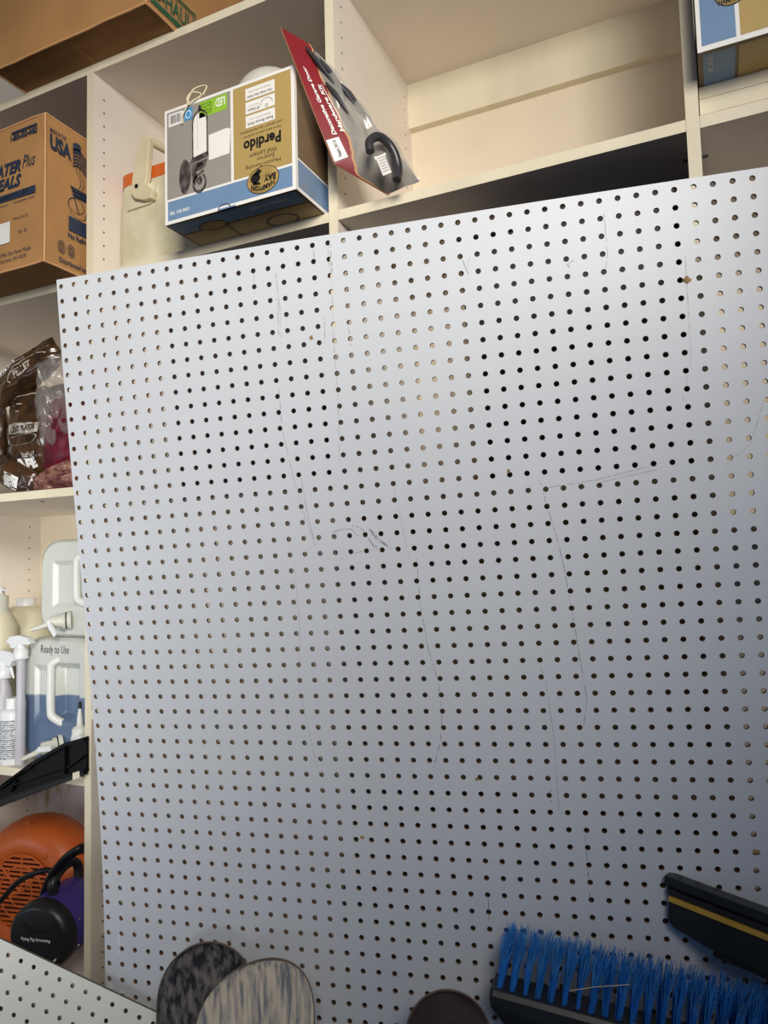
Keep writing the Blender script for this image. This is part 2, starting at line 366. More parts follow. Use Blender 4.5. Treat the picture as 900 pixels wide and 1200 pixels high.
# ------------------------------------------------------------ cartons
def carton_body(name_part, par, x0, y0, z0, x1, y1, z1, mf, mbm, ms, bev=.08, dent=0):
    """front quad at y0, depth to y1; one mesh with coloured faces"""
    mb = MB(); n = 8
    def g(fn, m, nu=n, nv=n): mb.grid(fn, nu, nv, m, False)
    bulge = lambda a, b: dent*math.sin(math.pi*a)*math.sin(math.pi*b)
    L = lambda p, q, t: p+(q-p)*t
    g(lambda a, b: V((L(x0,x1,a), y0-bulge(a,b), L(z0,z1,b))), mf)
    g(lambda a, b: V((L(x1,x0,a), y1, L(z0,z1,b))), ms, 1, 1)
    g(lambda a, b: V((x1+bulge(a,b), L(y0,y1,a), L(z0,z1,b))), ms)
    g(lambda a, b: V((x0-bulge(a,b), L(y1,y0,a), L(z0,z1,b))), ms)
    g(lambda a, b: V((L(x0,x1,a), L(y0,y1,b), z1+bulge(a,b)*.3)), ms)
    g(lambda a, b: V((L(x0,x1,a), L(y1,y0,b), z0)), mbm, 1, 1)
    return mb
def edges(mb, x0, y0, z0, x1, y1, z1, m, r=.09):
    for p, q in (((x0,y0,z0),(x1,y0,z0)), ((x0,y0,z1),(x1,y0,z1)), ((x0,y0,z0),(x0,y0,z1)), ((x1,y0,z0),(x1,y0,z1)), ((x1,y0,z0),(x1,y1,z0)), ((x1,y0,z1),(x1,y1,z1)), ((x0,y0,z0),(x0,y1,z0))):
        P, Q = V(p), V(q); mb.tube([P.lerp(Q, i/12)+V([random.uniform(-.04, .04) for _ in range(3)]) for i in range(13)], r, m, 6)
def smooth(P, n=6):
    P = [V(p) for p in P]; out = []
    for i in range(len(P)-1):
        a, b, c_, d = P[max(i-1,0)], P[i], P[i+1], P[min(i+2, len(P)-1)]
        for k in range(n):
            q = k/n; out.append(.5*((2*b)+(c_-a)*q+(2*a-5*b+4*c_-d)*q*q+(3*b-a-3*c_+d)*q**3))
    return out+[P[-1]]
# moving carton on the very top
x0, y0, z0, x1, y1, z1 = -8.48, -3.6, ZT+T, 10.79, 12.4, ZT+T+13
t = thing('moving_carton', ((x0+x1)/2, (y0+y1)/2, z0), 'big brown moving carton with green print overhanging the very top shelf', 'box')
mb = carton_body('body', t, x0, y0, z0, x1, y1, z1, M_card, M_cardin, M_card, dent=.35); edges(mb, x0, y0, z0, x1, y1, z1, M_cardflap, .11)
fr = face_fn((x1, y0, z0), (0,1,0), (0,0,1), (1,0,0), .09)
fr_ = lambda a, b: fr(a, b)+V((.35*math.sin(math.pi*a/16)*math.sin(math.pi*b/13), 0, 0))
# green bordered logo: two frames and the word
for (a, b, c, d, w) in ((-.2+.6, .45, 6.2, 3.2, .16), (.7, .75, 5.9, 2.9, .08)):
    for r_ in ((a, b, c, b+w), (a, d-w, c, d), (c-w, b, c, d), (a, b, a+w, d)): rect(mb, fr_, *r_, M_green, 2)
rect(mb, fr_, .7, .45, 5.9, .95, M_green, 3)
write(mb, fr_, 'U-HAUL', .9, 1.15, 5.7, 2.6, M_green, bold=.02)
blob(mb, fr_, [(11.2,2.2),(12.2,1.4),(13.6,1.1),(15,1.3),(15.6,3),(15.4,7),(13.5,6.6),(12,5.4),(11.3,4)], M_dkgreen)
ff = face_fn((x0, y0, z0), (1,0,0), (0,0,1), (0,-1,0), .08)
ff_ = lambda a, b: ff(a, b)+V((0, -.35*math.sin(math.pi*a/19.3)*math.sin(math.pi*b/13), 0))
for k in range(7):
    a = 1.7+k*.28; blob(mb, ff_, [(a, 9.0-.2*abs(k-3)), (a+.35, 9.9), (a+.9, 10.8), (a+.45, 10.2)], M_green)
for a, b in ((4.6, 5.6), (5.1, 6.1)):
    blob(mb, ff_, [(a, b), (a+.1, b+.5), (a+.2, b+1.0), (a+.14, b+.5)], M_cardflap)
    blob(mb, ff_, [(a+.1, b), (a+.4, b+.1), (a+.6, b+.3), (a+.4, b+.2)], M_cardflap)
mb.build('carton_body', t)
h = MB().box(((x0+x1)/2-.04, y0+.3, z0-.02), ((x0+x1)/2+.04, -.02, z0), M_card).build('bottom_seam', t)
for xx in (-2, 4.5): MB().box((xx, y0+.4, z0-.012), (xx+.05, -.05, z0), M_cardin).build('crease', t)


# meal carton on the middle shelf, first bay
x1, y0, z0 = -.62, -4.216, 0.0; x0, y1, z1 = x1-17, 11.5, 13.87
t = thing('meal_carton', ((x0+x1)/2, (y0+y1)/2, z0), 'brown food carton printed USA in navy on the left shelf', 'box')
mb = carton_body('b', t, x0, y0, z0, x1, y1, z1, M_card, M_cardin, M_card, dent=.12); edges(mb, x0, y0, z0, x1, y1, z1, M_cardflap, .1)
fr0 = face_fn((x1, y0, z0), (0,1,0), (0,0,1), (1,0,0), .16); fr = lambda a, b: fr0(a*.62-.05, b)
def sk(x, f=fr): return f
write(mb, fr, 'MADE IN THE', .7, 12.35, 3.6, 12.75, M_navy, bold=.02)
write(mb, fr, 'USA', .7, 10.7, 4.6, 12.2, M_navy, bold=.05)
for k in range(6):                                   # waving flag
    mb.grid(lambda a, b, k=k: fr(4.9+a*3.6, 12.0-k*.32-.16*b+.28*math.sin(a*6.0)), 10, 1, M_navy, False)
mb.grid(lambda a, b: fr(4.9+a*1.5, 12.55-b*.9+.28*math.sin(a*2.6)), 6, 1, M_navy, False)
# cup with steam
for dz, w_ in ((0, .14), (.35, .09), (.7, .09)):
    blob(mb, fr, [(4.5+dz*.6, 8.3-dz), (8.6-dz*.3, 8.3-dz), (8.6-dz*.3, 8.3-dz-w_), (4.5+dz*.6, 8.3-dz-w_)], M_navy)
blob(mb, fr, [(4.5,8.3),(4.75,8.3),(6.2,5.9),(6.05,5.8)], M_navy); blob(mb, fr, [(8.6,8.3),(8.4,8.3),(7.3,5.9),(7.4,5.8)], M_navy)
blob(mb, fr, [(4.9,8.1),(8.4,8.1),(7.9,7.4),(5.3,7.4)], M_navy)
ring(mb, fr, 5.6, 6.6, 1.5, .75, .09, M_navy, n=26); ring(mb, fr, 6.0, 6.4, 2.0, 1.0, .08, M_navy, a0=2, a1=6)
for sx in (0, .6):
    for k in range(12):
        a = k/12; q = lambda a: (6.0+sx+.45*math.sin(a*6.3), 8.4+a*2.5)
        (u_, v_), (u2, v2) = q(a), q(a+1/12); blob(mb, fr, [(u_-.05, v_), (u_+.05, v_), (u2+.05, v2), (u2-.05, v2)], M_navy)
rect(mb, fr, 4.2, 3.9, 9.5, 5.3, M_navy, 1)
write(mb, fr, 'No Refrigeration', 4.1, 3.0, 10.5, 3.7, M_navy, bold=.03)
for cu in (2.9, 4.7):
    ring(mb, fr, cu, 1.95, .7, .62, .07, M_navy); ring(mb, fr, cu, 1.95, .4, .36, .05, M_navy)
    for q in range(5): rect(mb, fr, cu-.5, 1.55+q*.18, cu+.5, 1.6+q*.18, M_navy)
write(mb, fr, 'Distributed by: Meal', 2.5, .35, 9.6, .95, M_navy, bold=.02)
ff = face_fn((x1, y0, z0), (1,0,0), (0,0,1), (0,-1,0), .14)
rect(mb, ff, -4.3, 12.95, -.9, 13.15, M_navy); write(mb, ff, '1-800-503-4483', -4.4, 12.25, -.9, 12.9, M_navy, bold=.04)
write(mb, ff, 'HEATER', -7.9, 9.1, -3.0, 10.3, M_navy, bold=.05, shear=.3)
write(mb, ff, 'MEALS', -7.2, 7.7, -2.9, 8.9, M_navy, bold=.05, shear=.3)
write(mb, ff, 'Plus', -2.8, 9.3, -1.1, 10.5, M_navy, bold=.0, shear=.4)
rect(mb, ff, -8, 6.6, -1.05, 7.3, M_navy, 1); write(mb, ff, 'MEALS READY TO EAT', -7.4, 6.78, -2.0, 7.12, M_white)
write(mb, ff, 'Self heating entree  •  Complete meal', -8, 6.1, -1.2, 6.4, M_navy)
write(mb, ff, 'Please Use By', -3.9, 4.55, -2.0, 4.85, M_navy); write(mb, ff, '06 - 18', -3.2, 3.2, -2.2, 3.5, M_navy)
write(mb, ff, 'P.O. Box, 8 Mile, Den Hanna Meade', -7.4, 1.3, -1.6, 1.75, M_navy); write(mb, ff, 'Co. Cincinnati, OH 45238', -6.5, .75, -2.2, 1.15, M_navy)
rect(mb, ff, -8, 2.6, -4.35, 4.6, M_white)
mb.build('carton_body', t)
mb = MB(); mb.hexa([(x0+2,y0+.1,z1-.05),(x1-.9,y0+.1,z1-.05),(x1-.9,y0+5,z1+.05),(x0+2,y0+5,z1+.05)], [(x0+2,y0+.1,z1+.1),(x1-.9,y0+.1,z1+.1),(x1-1.4,y0+5,z1+.75),(x0+2,y0+5,z1+.75)], M_card)
mb.build('top_flap', t)

# lantern carton (upside down)
x0, x1, y0, z0 = 13.42, 25.95, -4.3, 0.0; y1, z1 = 9.0, 9.75
t = thing('lantern_carton', ((x0+x1)/2, (y0+y1)/2, z0), 'upside-down wall lantern carton in grey, gold and blue beside the burgundy hardware pack', 'box', )
mb = carton_body('b', t, x0, y0, z0, x1, y1, z1, M_white, M_cartonside, M_cartonside, dent=0)
w_, h_ = x1-x0, z1-z0
ff = face_fn((x0, y0, z0), (w_,0,0), (0,0,h_), (0,-1,0), .015)
U = lambda f, k: (lambda a, b: f(a, b, k))
rect(mb, ff, .025, .03, .975, .195, M_blue); rect(mb, ff, .02, .215, .53, .975, M_grey); rect(mb, ff, .55, .215, .975, .975, M_gold)
f1, f2, f3 = U(ff, .012), U(ff, .024), U(ff, .036)
rect(mb, f1, .035, .845, .155, .955, M_white)
for k in range(12):
    a = .045+k*.0085; rect(mb, f2, a, .865, a+random.choice((.003, .005, .002)), .94, M_black)
rect(mb, f1, .165, .85, .232, .955, M_sky); ring(mb, f2, .198, .90, .024, .035, .005, M_white)
rect(mb, f1, .285, .83, .505, .965, M_lime)
write(mb, f2, 'LED', .415, .875, .49, .945, M_white, bold=.03, turn=2)
for q in range(4): write(mb, f2, ['Use Less', 'Energy', 'Save More', 'Money'][q], .30, .845+q*.028, .385, .867+q*.028, M_black, turn=2)
# printed lantern (shown inverted): glass, frame, back plate, scroll
blob(mb, f1, [(.237,.50),(.342,.50),(.342,.80),(.33,.85),(.31,.875),(.27,.875),(.248,.85),(.237,.80)], M_white)
for a, b in (((.232,.50),(.232,.82)), ((.348,.50),(.348,.82)), ((.27,.56),(.27,.86))):
    wq = .005 if a[0] != .27 else .0008
    blob(mb, f2, [(a[0]-wq, a[1]), (a[0]+wq, a[1]), (b[0]+wq, b[1]), (b[0]-wq, b[1])], M_bronze)
ring(mb, f2, .29, .82, .063, .085, .011, M_bronze, a0=0, a1=math.pi, n=16)
rect(mb, f2, .275, .895, .305, .915, M_bronze); disc(mb, f2, .29, .93, .012, .018, M_bronze, 12)
blob(mb, f2, [(.21,.46),(.36,.485),(.36,.505),(.345,.53),(.23,.51),(.21,.48)], M_bronze)
blob(mb, f2, [(.24,.38),(.33,.40),(.35,.47),(.23,.455)], M_bronze); rect(mb, f3, .265, .42, .315, .45, M_black)
disc(mb, f1, .165, .37, .045, .15, M_bronze, 24)
disc(mb, f2, .19, .38, .03, .11, M_bronze, 20)
blob(mb, f3, [(.22,.45),(.25,.45),(.27,.31),(.25,.27),(.23,.3)], M_bronze)
ring(mb, f3, .285, .28, .056, .085, .015, M_bronze, a0=1.8, a1=7.3, n=24); ring(mb, f3, .287, .30, .022, .035, .011, M_bronze); disc(mb, f3, .29,.30,.008,.012,M_black,10)
blob(mb, f3, [(.27,.36),(.31,.39),(.325,.37),(.285,.34)], M_bronze)
blob(mb, f2, [(.36,.445),(.52,.45),(.53,.655),(.50,.67),(.36,.66)], M_white)
for k in range(3):
    v0 = .61+k*.115; rect(mb, f1, .645, v0, .86, v0+.098, M_white)
    tx = [('Rustic Bronze Finish', 'Acabado en bronce rustico'), ('180° Detection', 'Hasta 70 ft range'), ('Clear Seedy Glass Shade', 'Pantalla de vidrio claro')][k]
    write(mb, f2, tx[0], .66 if k != 1 else .66, v0+.012, .845 if k != 1 else .75, v0+.038, M_black, turn=2, bold=.01)
    write(mb, f2, tx[1], .67, v0+.052, .83 if k != 1 else .74, v0+.07, M_grey, turn=2)
ring(mb, f2, .80, .76, .045, .05, .003, M_black, a0=0, a1=math.pi, n=14); ring(mb, f2, .80, .745, .01, .014, .003, M_black)
write(mb, f1, 'con sensor de movimiento', .60, .565, .91, .59, M_black, turn=2); write(mb, f1, 'Farol para pared exterior', .62, .53, .90, .555, M_black, turn=2)
write(mb, f1, 'Perdido', .625, .415, .90, .51, M_black, bold=.035, turn=2)
write(mb, f1, 'Wall Lantern', .67, .35, .87, .39, M_black, turn=2); write(mb, f1, 'Exterior', .72, .31, .85, .342, M_black, turn=2); write(mb, f1, 'Motion-Sensing', .64, .262, .895, .302, M_black, turn=2)
disc(mb, f1, .765, .15, .118, .112, M_black, 30); disc(mb, f2, .765, .15, .113, .106, M_brass, 30); disc(mb, f3, .795, .15, .035, .045, M_black, 14) if 0 else None
f4 = U(ff, .045); disc(mb, f4, .712, .175, .036, .042, M_black, 16); blob(mb, f4, [(.69,.2),(.735,.25),(.76,.22),(.74,.2)], M_black); blob(mb, f4, [(.7,.15),(.75,.13),(.745,.115),(.69,.125)], M_black)
write(mb, lambda a, b: ff(a, b+3.2*(a-.765)**2, .045), 'HAMPTON', .68, .064, .85, .106, M_black, bold=.04, turn=2); write(mb, f4, 'BAY', .775, .125, .86, .18, M_black, bold=.04, turn=2)
write(mb, f1, '1000 001 782', .04, .075, .20, .105, M_white, turn=2, bold=.02)
# underside and right side prints
fb = face_fn((x0, y0, z0), (w_,0,0), (0,y1-y0,0), (0,0,-1), .012)
rect(mb, fb, .02, .02, .98, .14, M_blue); rect(mb, fb, .02, .16, .35, .98, M_gold); rect(mb, fb, .37, .16, .98, .98, M_gold)
fb1 = U(fb, .012); disc(mb, fb1, .28, .13, .11, .055, M_black); disc(mb, U(fb, .02), .28, .13, .1, .047, M_brass); ring(mb, fb1, .72, .27, .12, .07, .02, M_bronze)
write(mb, fb1, 'Motion-Sensing Exterior', .62, .05, .9, .085, M_white)
fs = face_fn((x1, y0, z0), (0,y1-y0,0), (0,0,h_), (1,0,0), .012)
rect(mb, fs, .0, .0, 1, .03, M_white); rect(mb, fs, .02, .03, .98, .25, M_blue); rect(mb, fs, 0, .03, .02, 1, M_white); rect(mb, fs, .02, .25, .98, .265, M_white)
write(mb, U(fs, .012), '1000 001 782', .05, .05, .20, .085, M_grey)
mb.build('carton_body', t)
ftab = face_fn((x0, y0, z0), (w_,0,0), (0,0,h_), (0,-1,0), .03); mb = MB()
ring(mb, ftab, .475, .0, .05, .045, .006, M_black, a0=0, a1=math.pi, n=12); mb.box((x0+w_*.43, y0-.02, z0+.0), (x0+w_*.56, y0+.2, z0+.12), M_blue)
mb.build('lock_tab', t)
mb = MB(); c = V((x0+w_*.235, y0-.05, z1))
mb.tube(smooth([c+V((-1.0,-.1,-1.7)), c+V((-.95,-.15,-1.1)), c+V((-.35,-.25,-.4)), c+V((-.2,-.2,.25)), c+V((.1,0,.95)), c+V((.8,.2,1.15)), c+V((1.35,.1,.85)), c+V((1.1,-.1,.1))]), .06, M_string, 6)
mb.tube(smooth([c+V((-.25,-.2,-.2)), c+V((-.5,-.1,.3)), c+V((-.1,0,.75)), c+V((.6,.2,.6)), c+V((.75,0,.15)), c+V((.2,-.15,-.1)), c+V((-.3,-.22,-.3))]), .06, M_string, 6)
mb.build('hang_string', t)

# second lantern carton, standing on boards at the right
zB = 2.45
for k, (za, zb_) in enumerate(((.02, .52), (.54, 1.60), (1.62, zB))):
    h = MB().box((2*W+T+.06, .9-.25*k*0, za), (3*W-.5, 8, zb_), M_edge).build('plank', loc=(2*W+13, 4, za), bevel=.03)
    tag(h, ['lowest cream plank of the stack under the upper right carton', 'wide middle cream plank of the stack under the upper right carton', 'top cream plank of the stack, touching the upper right carton'][k], 'plank', 'cream planks stacked on the right shelf')
x0, x1, y0, z0 = 53.52, 63.5, -2.6, zB+.02; y1, z1 = 9.5, 16.5
t = thing('lantern_carton', ((x0+x1)/2, (y0+y1)/2, z0), 'blue and gold lantern carton lying on cream planks in the upper right corner', 'box')
mb = carton_body('b', t, x0, y0, z0, x1, y1, z1, M_white, M_cartonside, M_cartonside)
ff = face_fn((x0, y0, z0), (1,0,0), (0,0,1), (0,-1,0), .015)
rect(mb, ff, .25, .35, 2.15, 13.6, M_blue); rect(mb, ff, 2.38, .35, 9.7, 9, M_gold); rect(mb, ff, 2.38, 9.2, 9.7, 13.6, M_grey)
disc(mb, U(ff,.012), 2.0, 3.3, .95, .95, M_black); disc(mb, U(ff,.02), 2.0, 3.3, .88, .88, M_brass); write(mb, U(ff,.03), 'HAMPTON', 1.3, 2.55, 2.7, 2.95, M_black, bold=.04)
fb = face_fn((x0, y0, z0), (1,0,0), (0,1,0), (0,0,-1), .012)
rect(mb, fb, .3, .3, 2.1, 11.6, M_blue); rect(mb, fb, 2.3, .3, 9.7, 11.6, M_gold); write(mb, U(fb,.012), '1000 001 782', .6, .5, .85, 2.2, M_white, turn=1)
mb.build('carton_body', t)

# ------------------------------------------------------------ cooler, dome
def rrect(x0, y0, x1, y1, r, n=5):
    pts = []
    for cx, cy, a0 in ((x1-r, y1-r, 0), (x0+r, y1-r, 90), (x0+r, y0+r, 180), (x1-r, y0+r, 270)):
        for k in range(n+1):
            a = math.radians(a0+90*k/n); pts.append((cx+r*math.cos(a), cy+r*math.sin(a)))
    return pts
Lc = at(135, 250, 2.0); xL = Lc.x; zl_ = at(134.7, 227, 2.6).z; zh_ = at(136.4, 213, 2.6).z
t = thing('cooler_jug', (xL+5.5, 6, 0), 'small cream plastic cooler with orange lid band, left of the lantern carton', 'cooler')
mb = MB(); layers = [(0.0, .25), (.5, .05), (3, -.12), (zl_-2, -.05), (zl_, .1)]
pl = []
for z, ins in layers: pl.append([V((x, y, z)) for x, y in rrect(xL+ins, 2+ins, xL+11.5-ins, 13-ins, 1.5)])
n = len(pl[0]); mb.add([p for l in pl for p in l], [(i*n+k, i*n+(k+1)%n, (i+1)*n+(k+1)%n, (i+1)*n+k) for i in range(len(pl)-1) for k in range(n)], M_cooler, True)
mb.add(pl[-1], [tuple(range(n))], M_cooler); mb.add(pl[0], [tuple(range(n))[::-1]], M_cooler)
mb.build('body', t)
mb = MB(); mb.prism([V((x, y, zl_)) for x, y in rrect(xL+.05, 2.05, xL+11.45, 12.95, 1.5)], (0,0,zh_-zl_), M_orange, smooth=True); 
mb.prism([V((x, y, zh_)) for x, y in rrect(xL+.5, 2.5, xL+11, 12.5, 1.3)], (0,0,.25), M_cooler); mb.build('lid', t)
Y = 1.7; P = lambda px, py: at(px, py, Y)
mb = MB(); mb.prism([P(147,229), P(181,212), P(181,232), P(176,238), P(149,247)][::-1], (0,.28,0), M_cooler); mb.build('pivot_plate', t)
mb = MB(); Y = 1.2
mb.prism([P(153,226), P(155,205), P(162,165), P(167,158), P(173,160), P(175,167), P(172,205), P(170,215), P(179,222), P(177,232), P(168,234), P(157,232)][::-1], (0,.6,0), M_hand)
p0 = P(169,161)+V((0,.3,0)); mb.tube([p0, p0+V((.4,3,.1)), p0+V((.4,8,.1)), p0+V((0,11,0))], .42, M_hand, 10)
hd = mb.build('handle', t, bevel=.08)
Y = 1.15; c = P(160,218); MB().lathe(c, (0,-1,0), [(.2,0),(.2,.06)], M_black, 12).build('pivot_pin', hd)
c = at(318, 92, .6); ztop = at(318, 79, .6).z; zc_ = 9.78; hh = ztop-zc_-.6
t = thing('glass_globe', (c.x, .6, zc_), 'pale frosted glass dome resting on the lantern carton, peeking over its top edge', 'lamp glass')
MB().lathe((c.x, .6, zc_), (0,0,1), [(2.3,0),(2.4,.3)]+[(3.3*math.cos(a)+.0, .5+(hh-.5)*math.sin(a)) for a in [k*math.pi/24 for k in range(12)]]+[(.01,hh)], M_dome, 36).build('glass_dome', t)
MB().lathe((c.x, .6, zc_), (0,0,1), [(2.5,0),(2.55,.12),(2.5,.26)], M_dome, 36).build('rim_band', t)

# ------------------------------------------------------------ blister pack
A = at(329, 33, -5.6); Bm = at(391, 192, -3.2); Cc = at(455, 229, .15); E1 = at(362, 52, -3.6); G = at(494, 213.5, .35)
Cc = V((Cc.x, Cc.y, max(Cc.z, .05))); G = V((G.x, G.y, max(G.z, .05)))
def left(t_):   # left outline of the card
    return A.lerp(Bm, t_/.72) if t_ < .72 else Bm.lerp(Cc, (t_-.72)/.28)
def right(t_): return E1.lerp(G, t_)
nrm = (E1-A).cross(Bm-A).normalized()
if nrm.dot(CF) > 0: nrm = -nrm         # nrm faces the camera
def card(s_, t_, k=0): return left(t_).lerp(right(t_), s_)+nrm*k
t = thing('hardware_blister_pack', (Cc.x, Cc.y, .0), 'burgundy and clear blister pack of garage door hardware leaning against the upright', 'package')
BK = [(0,.98),(.06,.9),(.1,.66),(.3,.52),(.5,.42),(.62,.38),(.70,.36),(.76,.2),(.83,.02),(1,.0)]
def band(t_):
    for (a, p), (b, q) in zip(BK, BK[1:]):
        if t_ <= b: return max(0, p+(q-p)*(t_-a)/(b-a)+(.02*math.sin(t_*43) if .1 < t_ < .8 else 0))
    return 0
mb = MB()
mb.grid(lambda a, b: card(a*band(b), b, .06), 8, 40, M_maroon, False); mb.grid(lambda a, b: card(a*band(b), b, -.02), 8, 40, M_maroon, False)
mb.grid(lambda a, b: card(0, b, .06-.08*a), 1, 40, M_cardflap, False)
mb.grid(lambda a, b: card(band(b)*(1-a)+a*(band(b)+.045), b, .07), 1, 40, M_cardflap, False)
cf = lambda a, b: card(a, 1-b, .1)
write(mb, cf, 'Decorative Garage Door', .16, .415, .27, .80, M_white, bold=.035, shear=.2, turn=1)
write(mb, cf, 'Hardware Kit', .33, .42, .41, .70, M_white, bold=.035, shear=.2, turn=1)
rect(mb, cf, .44, .42, .455, .70, M_white, 1)
hc = mb.build('header_card', t)
mb = MB(); mb.grid(lambda a, b: card(.01+a*.24, .60+b*.115, .11), 2, 4, M_white, False); write(mb, lambda a, b: card(a, 1-b, .13), 'Patent 24116', .10, .30, .17, .39, M_black, turn=1, bold=.02)
h = mb.build('price_sticker', hc); plabel(h, 'white sticker on the burgundy header')
mb = MB(); mb.grid(lambda a, b: card(band(.06+b*.93)+.02+a*(.97-band(.06+b*.93)), .06+b*.93, -.02+.1*math.sin(a*9+b*3)*math.sin(b*20)), 14, 40, M_insert); mb.build('backing_insert', t)
def bl(a, b):
    e = min(1, min(a, 1-a)*6)*min(1, min(b, 1-b)*12)
    k = .35*e+.12*e*math.sin(b*23+a*4)+.12*e*math.sin(a*14+b*6)
    if b > .6: k += .7*e*math.sin(math.pi*(b-.6)/.4)
    t_ = .06+b*.93; q = band(t_)+.02
    return card(q+a*(1.0-q), t_, .1+k)
mb = MB(); mb.grid(bl, 24, 70, M_clear); mb.build('clear_blister', t)
mb = MB(); CP = card(.9, .75, 1.15); CPx = lambda px, py, k=0: ataxis(px, py, CP+nrm*k, nrm)
mb = MB(); path = [CPx(434,178), CPx(433,166), CPx(443,160,.1), CPx(455,168,.1), CPx(463,181,.1), CPx(467,198), CPx(465,211)]
mb.tube(smooth(path), .32, M_iron, 10); h = mb.build('pull_handle', t); plabel(h, 'dark curved pull handle inside the clear blister')
mb = MB()
for a, b, c_, d in ((.55,.08,.72,.42), (.72,.10,.86,.5), (.52,.3,.62,.55), (.86,.3,.93,.56)):
    p, q = card(a, b, .3), card(c_, d, .3); mb.tube([p, p.lerp(q, .3)+nrm*.1, q], [.08,.2,.06], M_iron, 6)
h = mb.build('hinge_strap', t)
mb = MB(); L4 = lambda a, b: CPx(440+10*a+9*b, 184-4*a+22*b, -.2)
mb.grid(L4, 2, 2, M_white, False)
for q in range(6): mb.grid(lambda a, b, q=q: L4(.1+.8*a, .1+q*.14+b*.04)+nrm*.03, 1, 1, M_scuffd, False)
mb.build('leaflet', t)

# ------------------------------------------------------------ bags on the left shelf
def pillow(c, U_, V_, N_, seed, wr=.12, pw=2.2):
    c, U_, V_, N_ = V(c), V(U_), V(V_), V(N_)
    def fn(u, v, side=1, k=0):      # u,v in -1..1
        e = max(0, (1-abs(u)**pw))**.5*max(0, (1-abs(v)**pw))**.5
        w = noise.noise(V((u*2.2+seed, v*2.2, seed*1.7)))*.8+noise.noise(V((u*6+seed, v*5, 3)))*.45
        sc = 1-.06*abs(u*v)
        return c+U_*(u*sc*(1+.05*noise.noise(V((v*3, seed, 0)))))+V_*(v*sc*(1+.05*noise.noise(V((u*3, seed, 5)))))+N_*(side*e*(1+w*wr*6*.5)+k)
    return fn
def bag_mesh(mb, fn, m, n=30):
    mb.grid(lambda a, b: fn(2*a-1, 2*b-1, 1), n, n, m); mb.grid(lambda a, b: fn(1-2*a, 2*b-1, -1), n, n, m)
def mkbag(px, py, Y, wpx, hpx, ang, th, seed, m, wr=.12):
    c = at(px, py, Y); sc = F/(c-CAM).dot(CF)
    u = V((math.cos(ang), .0, math.sin(ang))); v = V((-math.sin(ang), 0, math.cos(ang)))
    return c, pillow(c, u*(wpx/2/sc/.9), v*(hpx/2/sc), V((0, -th, 0)), seed, wr)
inset = lambda fn, k=.05: (lambda a, b: fn(a, b, 1, k))
zs = ZL
c, fn = mkbag(46, 512, 4.0, 84, 118, .04, 2.0, 3.1, M_bag); t = thing('pellet_bag', (c.x, c.y, zs), 'upright brown plastic bag printed SAFE ALTER on the left shelf', 'bag')
mb = MB(); bag_mesh(mb, fn, M_bag); f_ = inset(fn, .04)
for (a, b, c_, d) in ((-.62,.82,-.6,.1), (-.62,.80,.25,.82), ): rect(mb, f_, min(a,c_), min(b,d), max(a,c_), max(b,d), M_bagprint, 6)
for q in range(2): rect(mb, f_, -.5, .62-q*.16, -.4, .645-q*.16, M_bagprint); rect(mb, f_, -.25, .62-q*.16, -.12, .645-q*.16, M_bagprint)
mb.grid(lambda a, b: f_(-.62+a*1.15, .02+b*.2+.03*math.cos(a*3)), 12, 3, M_bagprint); f__ = inset(fn, .09)
write(mb, f__, '5 GREAT FLAVORS', -.5, .06, .45, .17, M_black, bold=.03)
ring(mb, f_, -.05, -.10, .58, .1, .03, M_bagprint, n=26)
write(mb, f_, 'fashion', -.05, -.46, .42, -.35, M_bagprint, bold=.03); write(mb, f_, 'SAFE', -.42, -.68, .38, -.48, M_white, bold=.07); write(mb, f_, 'ALTER', -.4, -.84, .1, -.71, M_bagprint, bold=.05)
mb.build('bag_body', t)
mb = MB(); s0 = fn(-.6, .97, 0); mb.tube([s0, s0+V((.3,-.2,.9)), s0+V((1.2,-.2,1.2))], .12, M_film, 6); mb.build('tie', t)
c, fn = mkbag(30, 439, 3.0, 104, 40, .40, 1.4, 5.3, M_bag); t = thing('pellet_bag', (c.x, c.y, c.z-1.8), 'brown plastic bag printed WWW lying tilted on top of the other bags', 'bag')
mb = MB(); bag_mesh(mb, fn, M_bag); f_ = inset(fn, .04)
mb.grid(lambda a, b: f_(-.8+a*1.15, .42+b*.06), 12, 1, M_bagprint); write(mb, f_, 'WWW.TRA', -.72, .5, .1, .82, M_white, bold=.05)
for q in range(30): u_ = -.7+q*.055; rect(mb, f_, u_, .26, u_+.02, .3, M_bagprint)
ring(mb, f_, .3, -.2, .55, .5, .03, M_bagprint, a0=.3, a1=3.6, n=24, wv=.06); write(mb, f_, 'PELLET', -.05, -.35, .45, .05, M_bagprint, bold=.05)
mb.build('bag_body', t)
c, fn = mkbag(-14, 520, 3.0, 50, 96, .0, 1.8, 8.7, M_bag); t = thing('pellet_bag', (c.x, c.y, zs), 'brown plastic bag cut off by the left edge of the picture', 'bag')
mb = MB(); bag_mesh(mb, fn, M_bag); f_ = inset(fn, .05); ring(mb, f_, .7, .25, .25, .16, .06, M_bagprint); ring(mb, f_, .7, -.5, .28, .2, .05, M_bagprint); write(mb, f_, 'GRILL', .45, .2, .9, .3, M_white, bold=.05); mb.build('bag_body', t)
c, fn = mkbag(18, 558, 1.8, 62, 34, -.42, .9, 11.2, M_bag); t = thing('pellet_bag', (c.x, c.y, zs), 'folded brown bag with a white barcode patch at the shelf edge', 'bag')
mb = MB(); bag_mesh(mb, fn, M_bag); f_ = inset(fn, .06); rect(mb, f_, -.15, -.75, .5, .2, M_white, 4)
f__ = inset(fn, .1)
for q in range(9): rect(mb, f__, -.1+q*.06, -.6, -.08+q*.06, .05, M_ink, 2)
mb.build('bag_body', t)
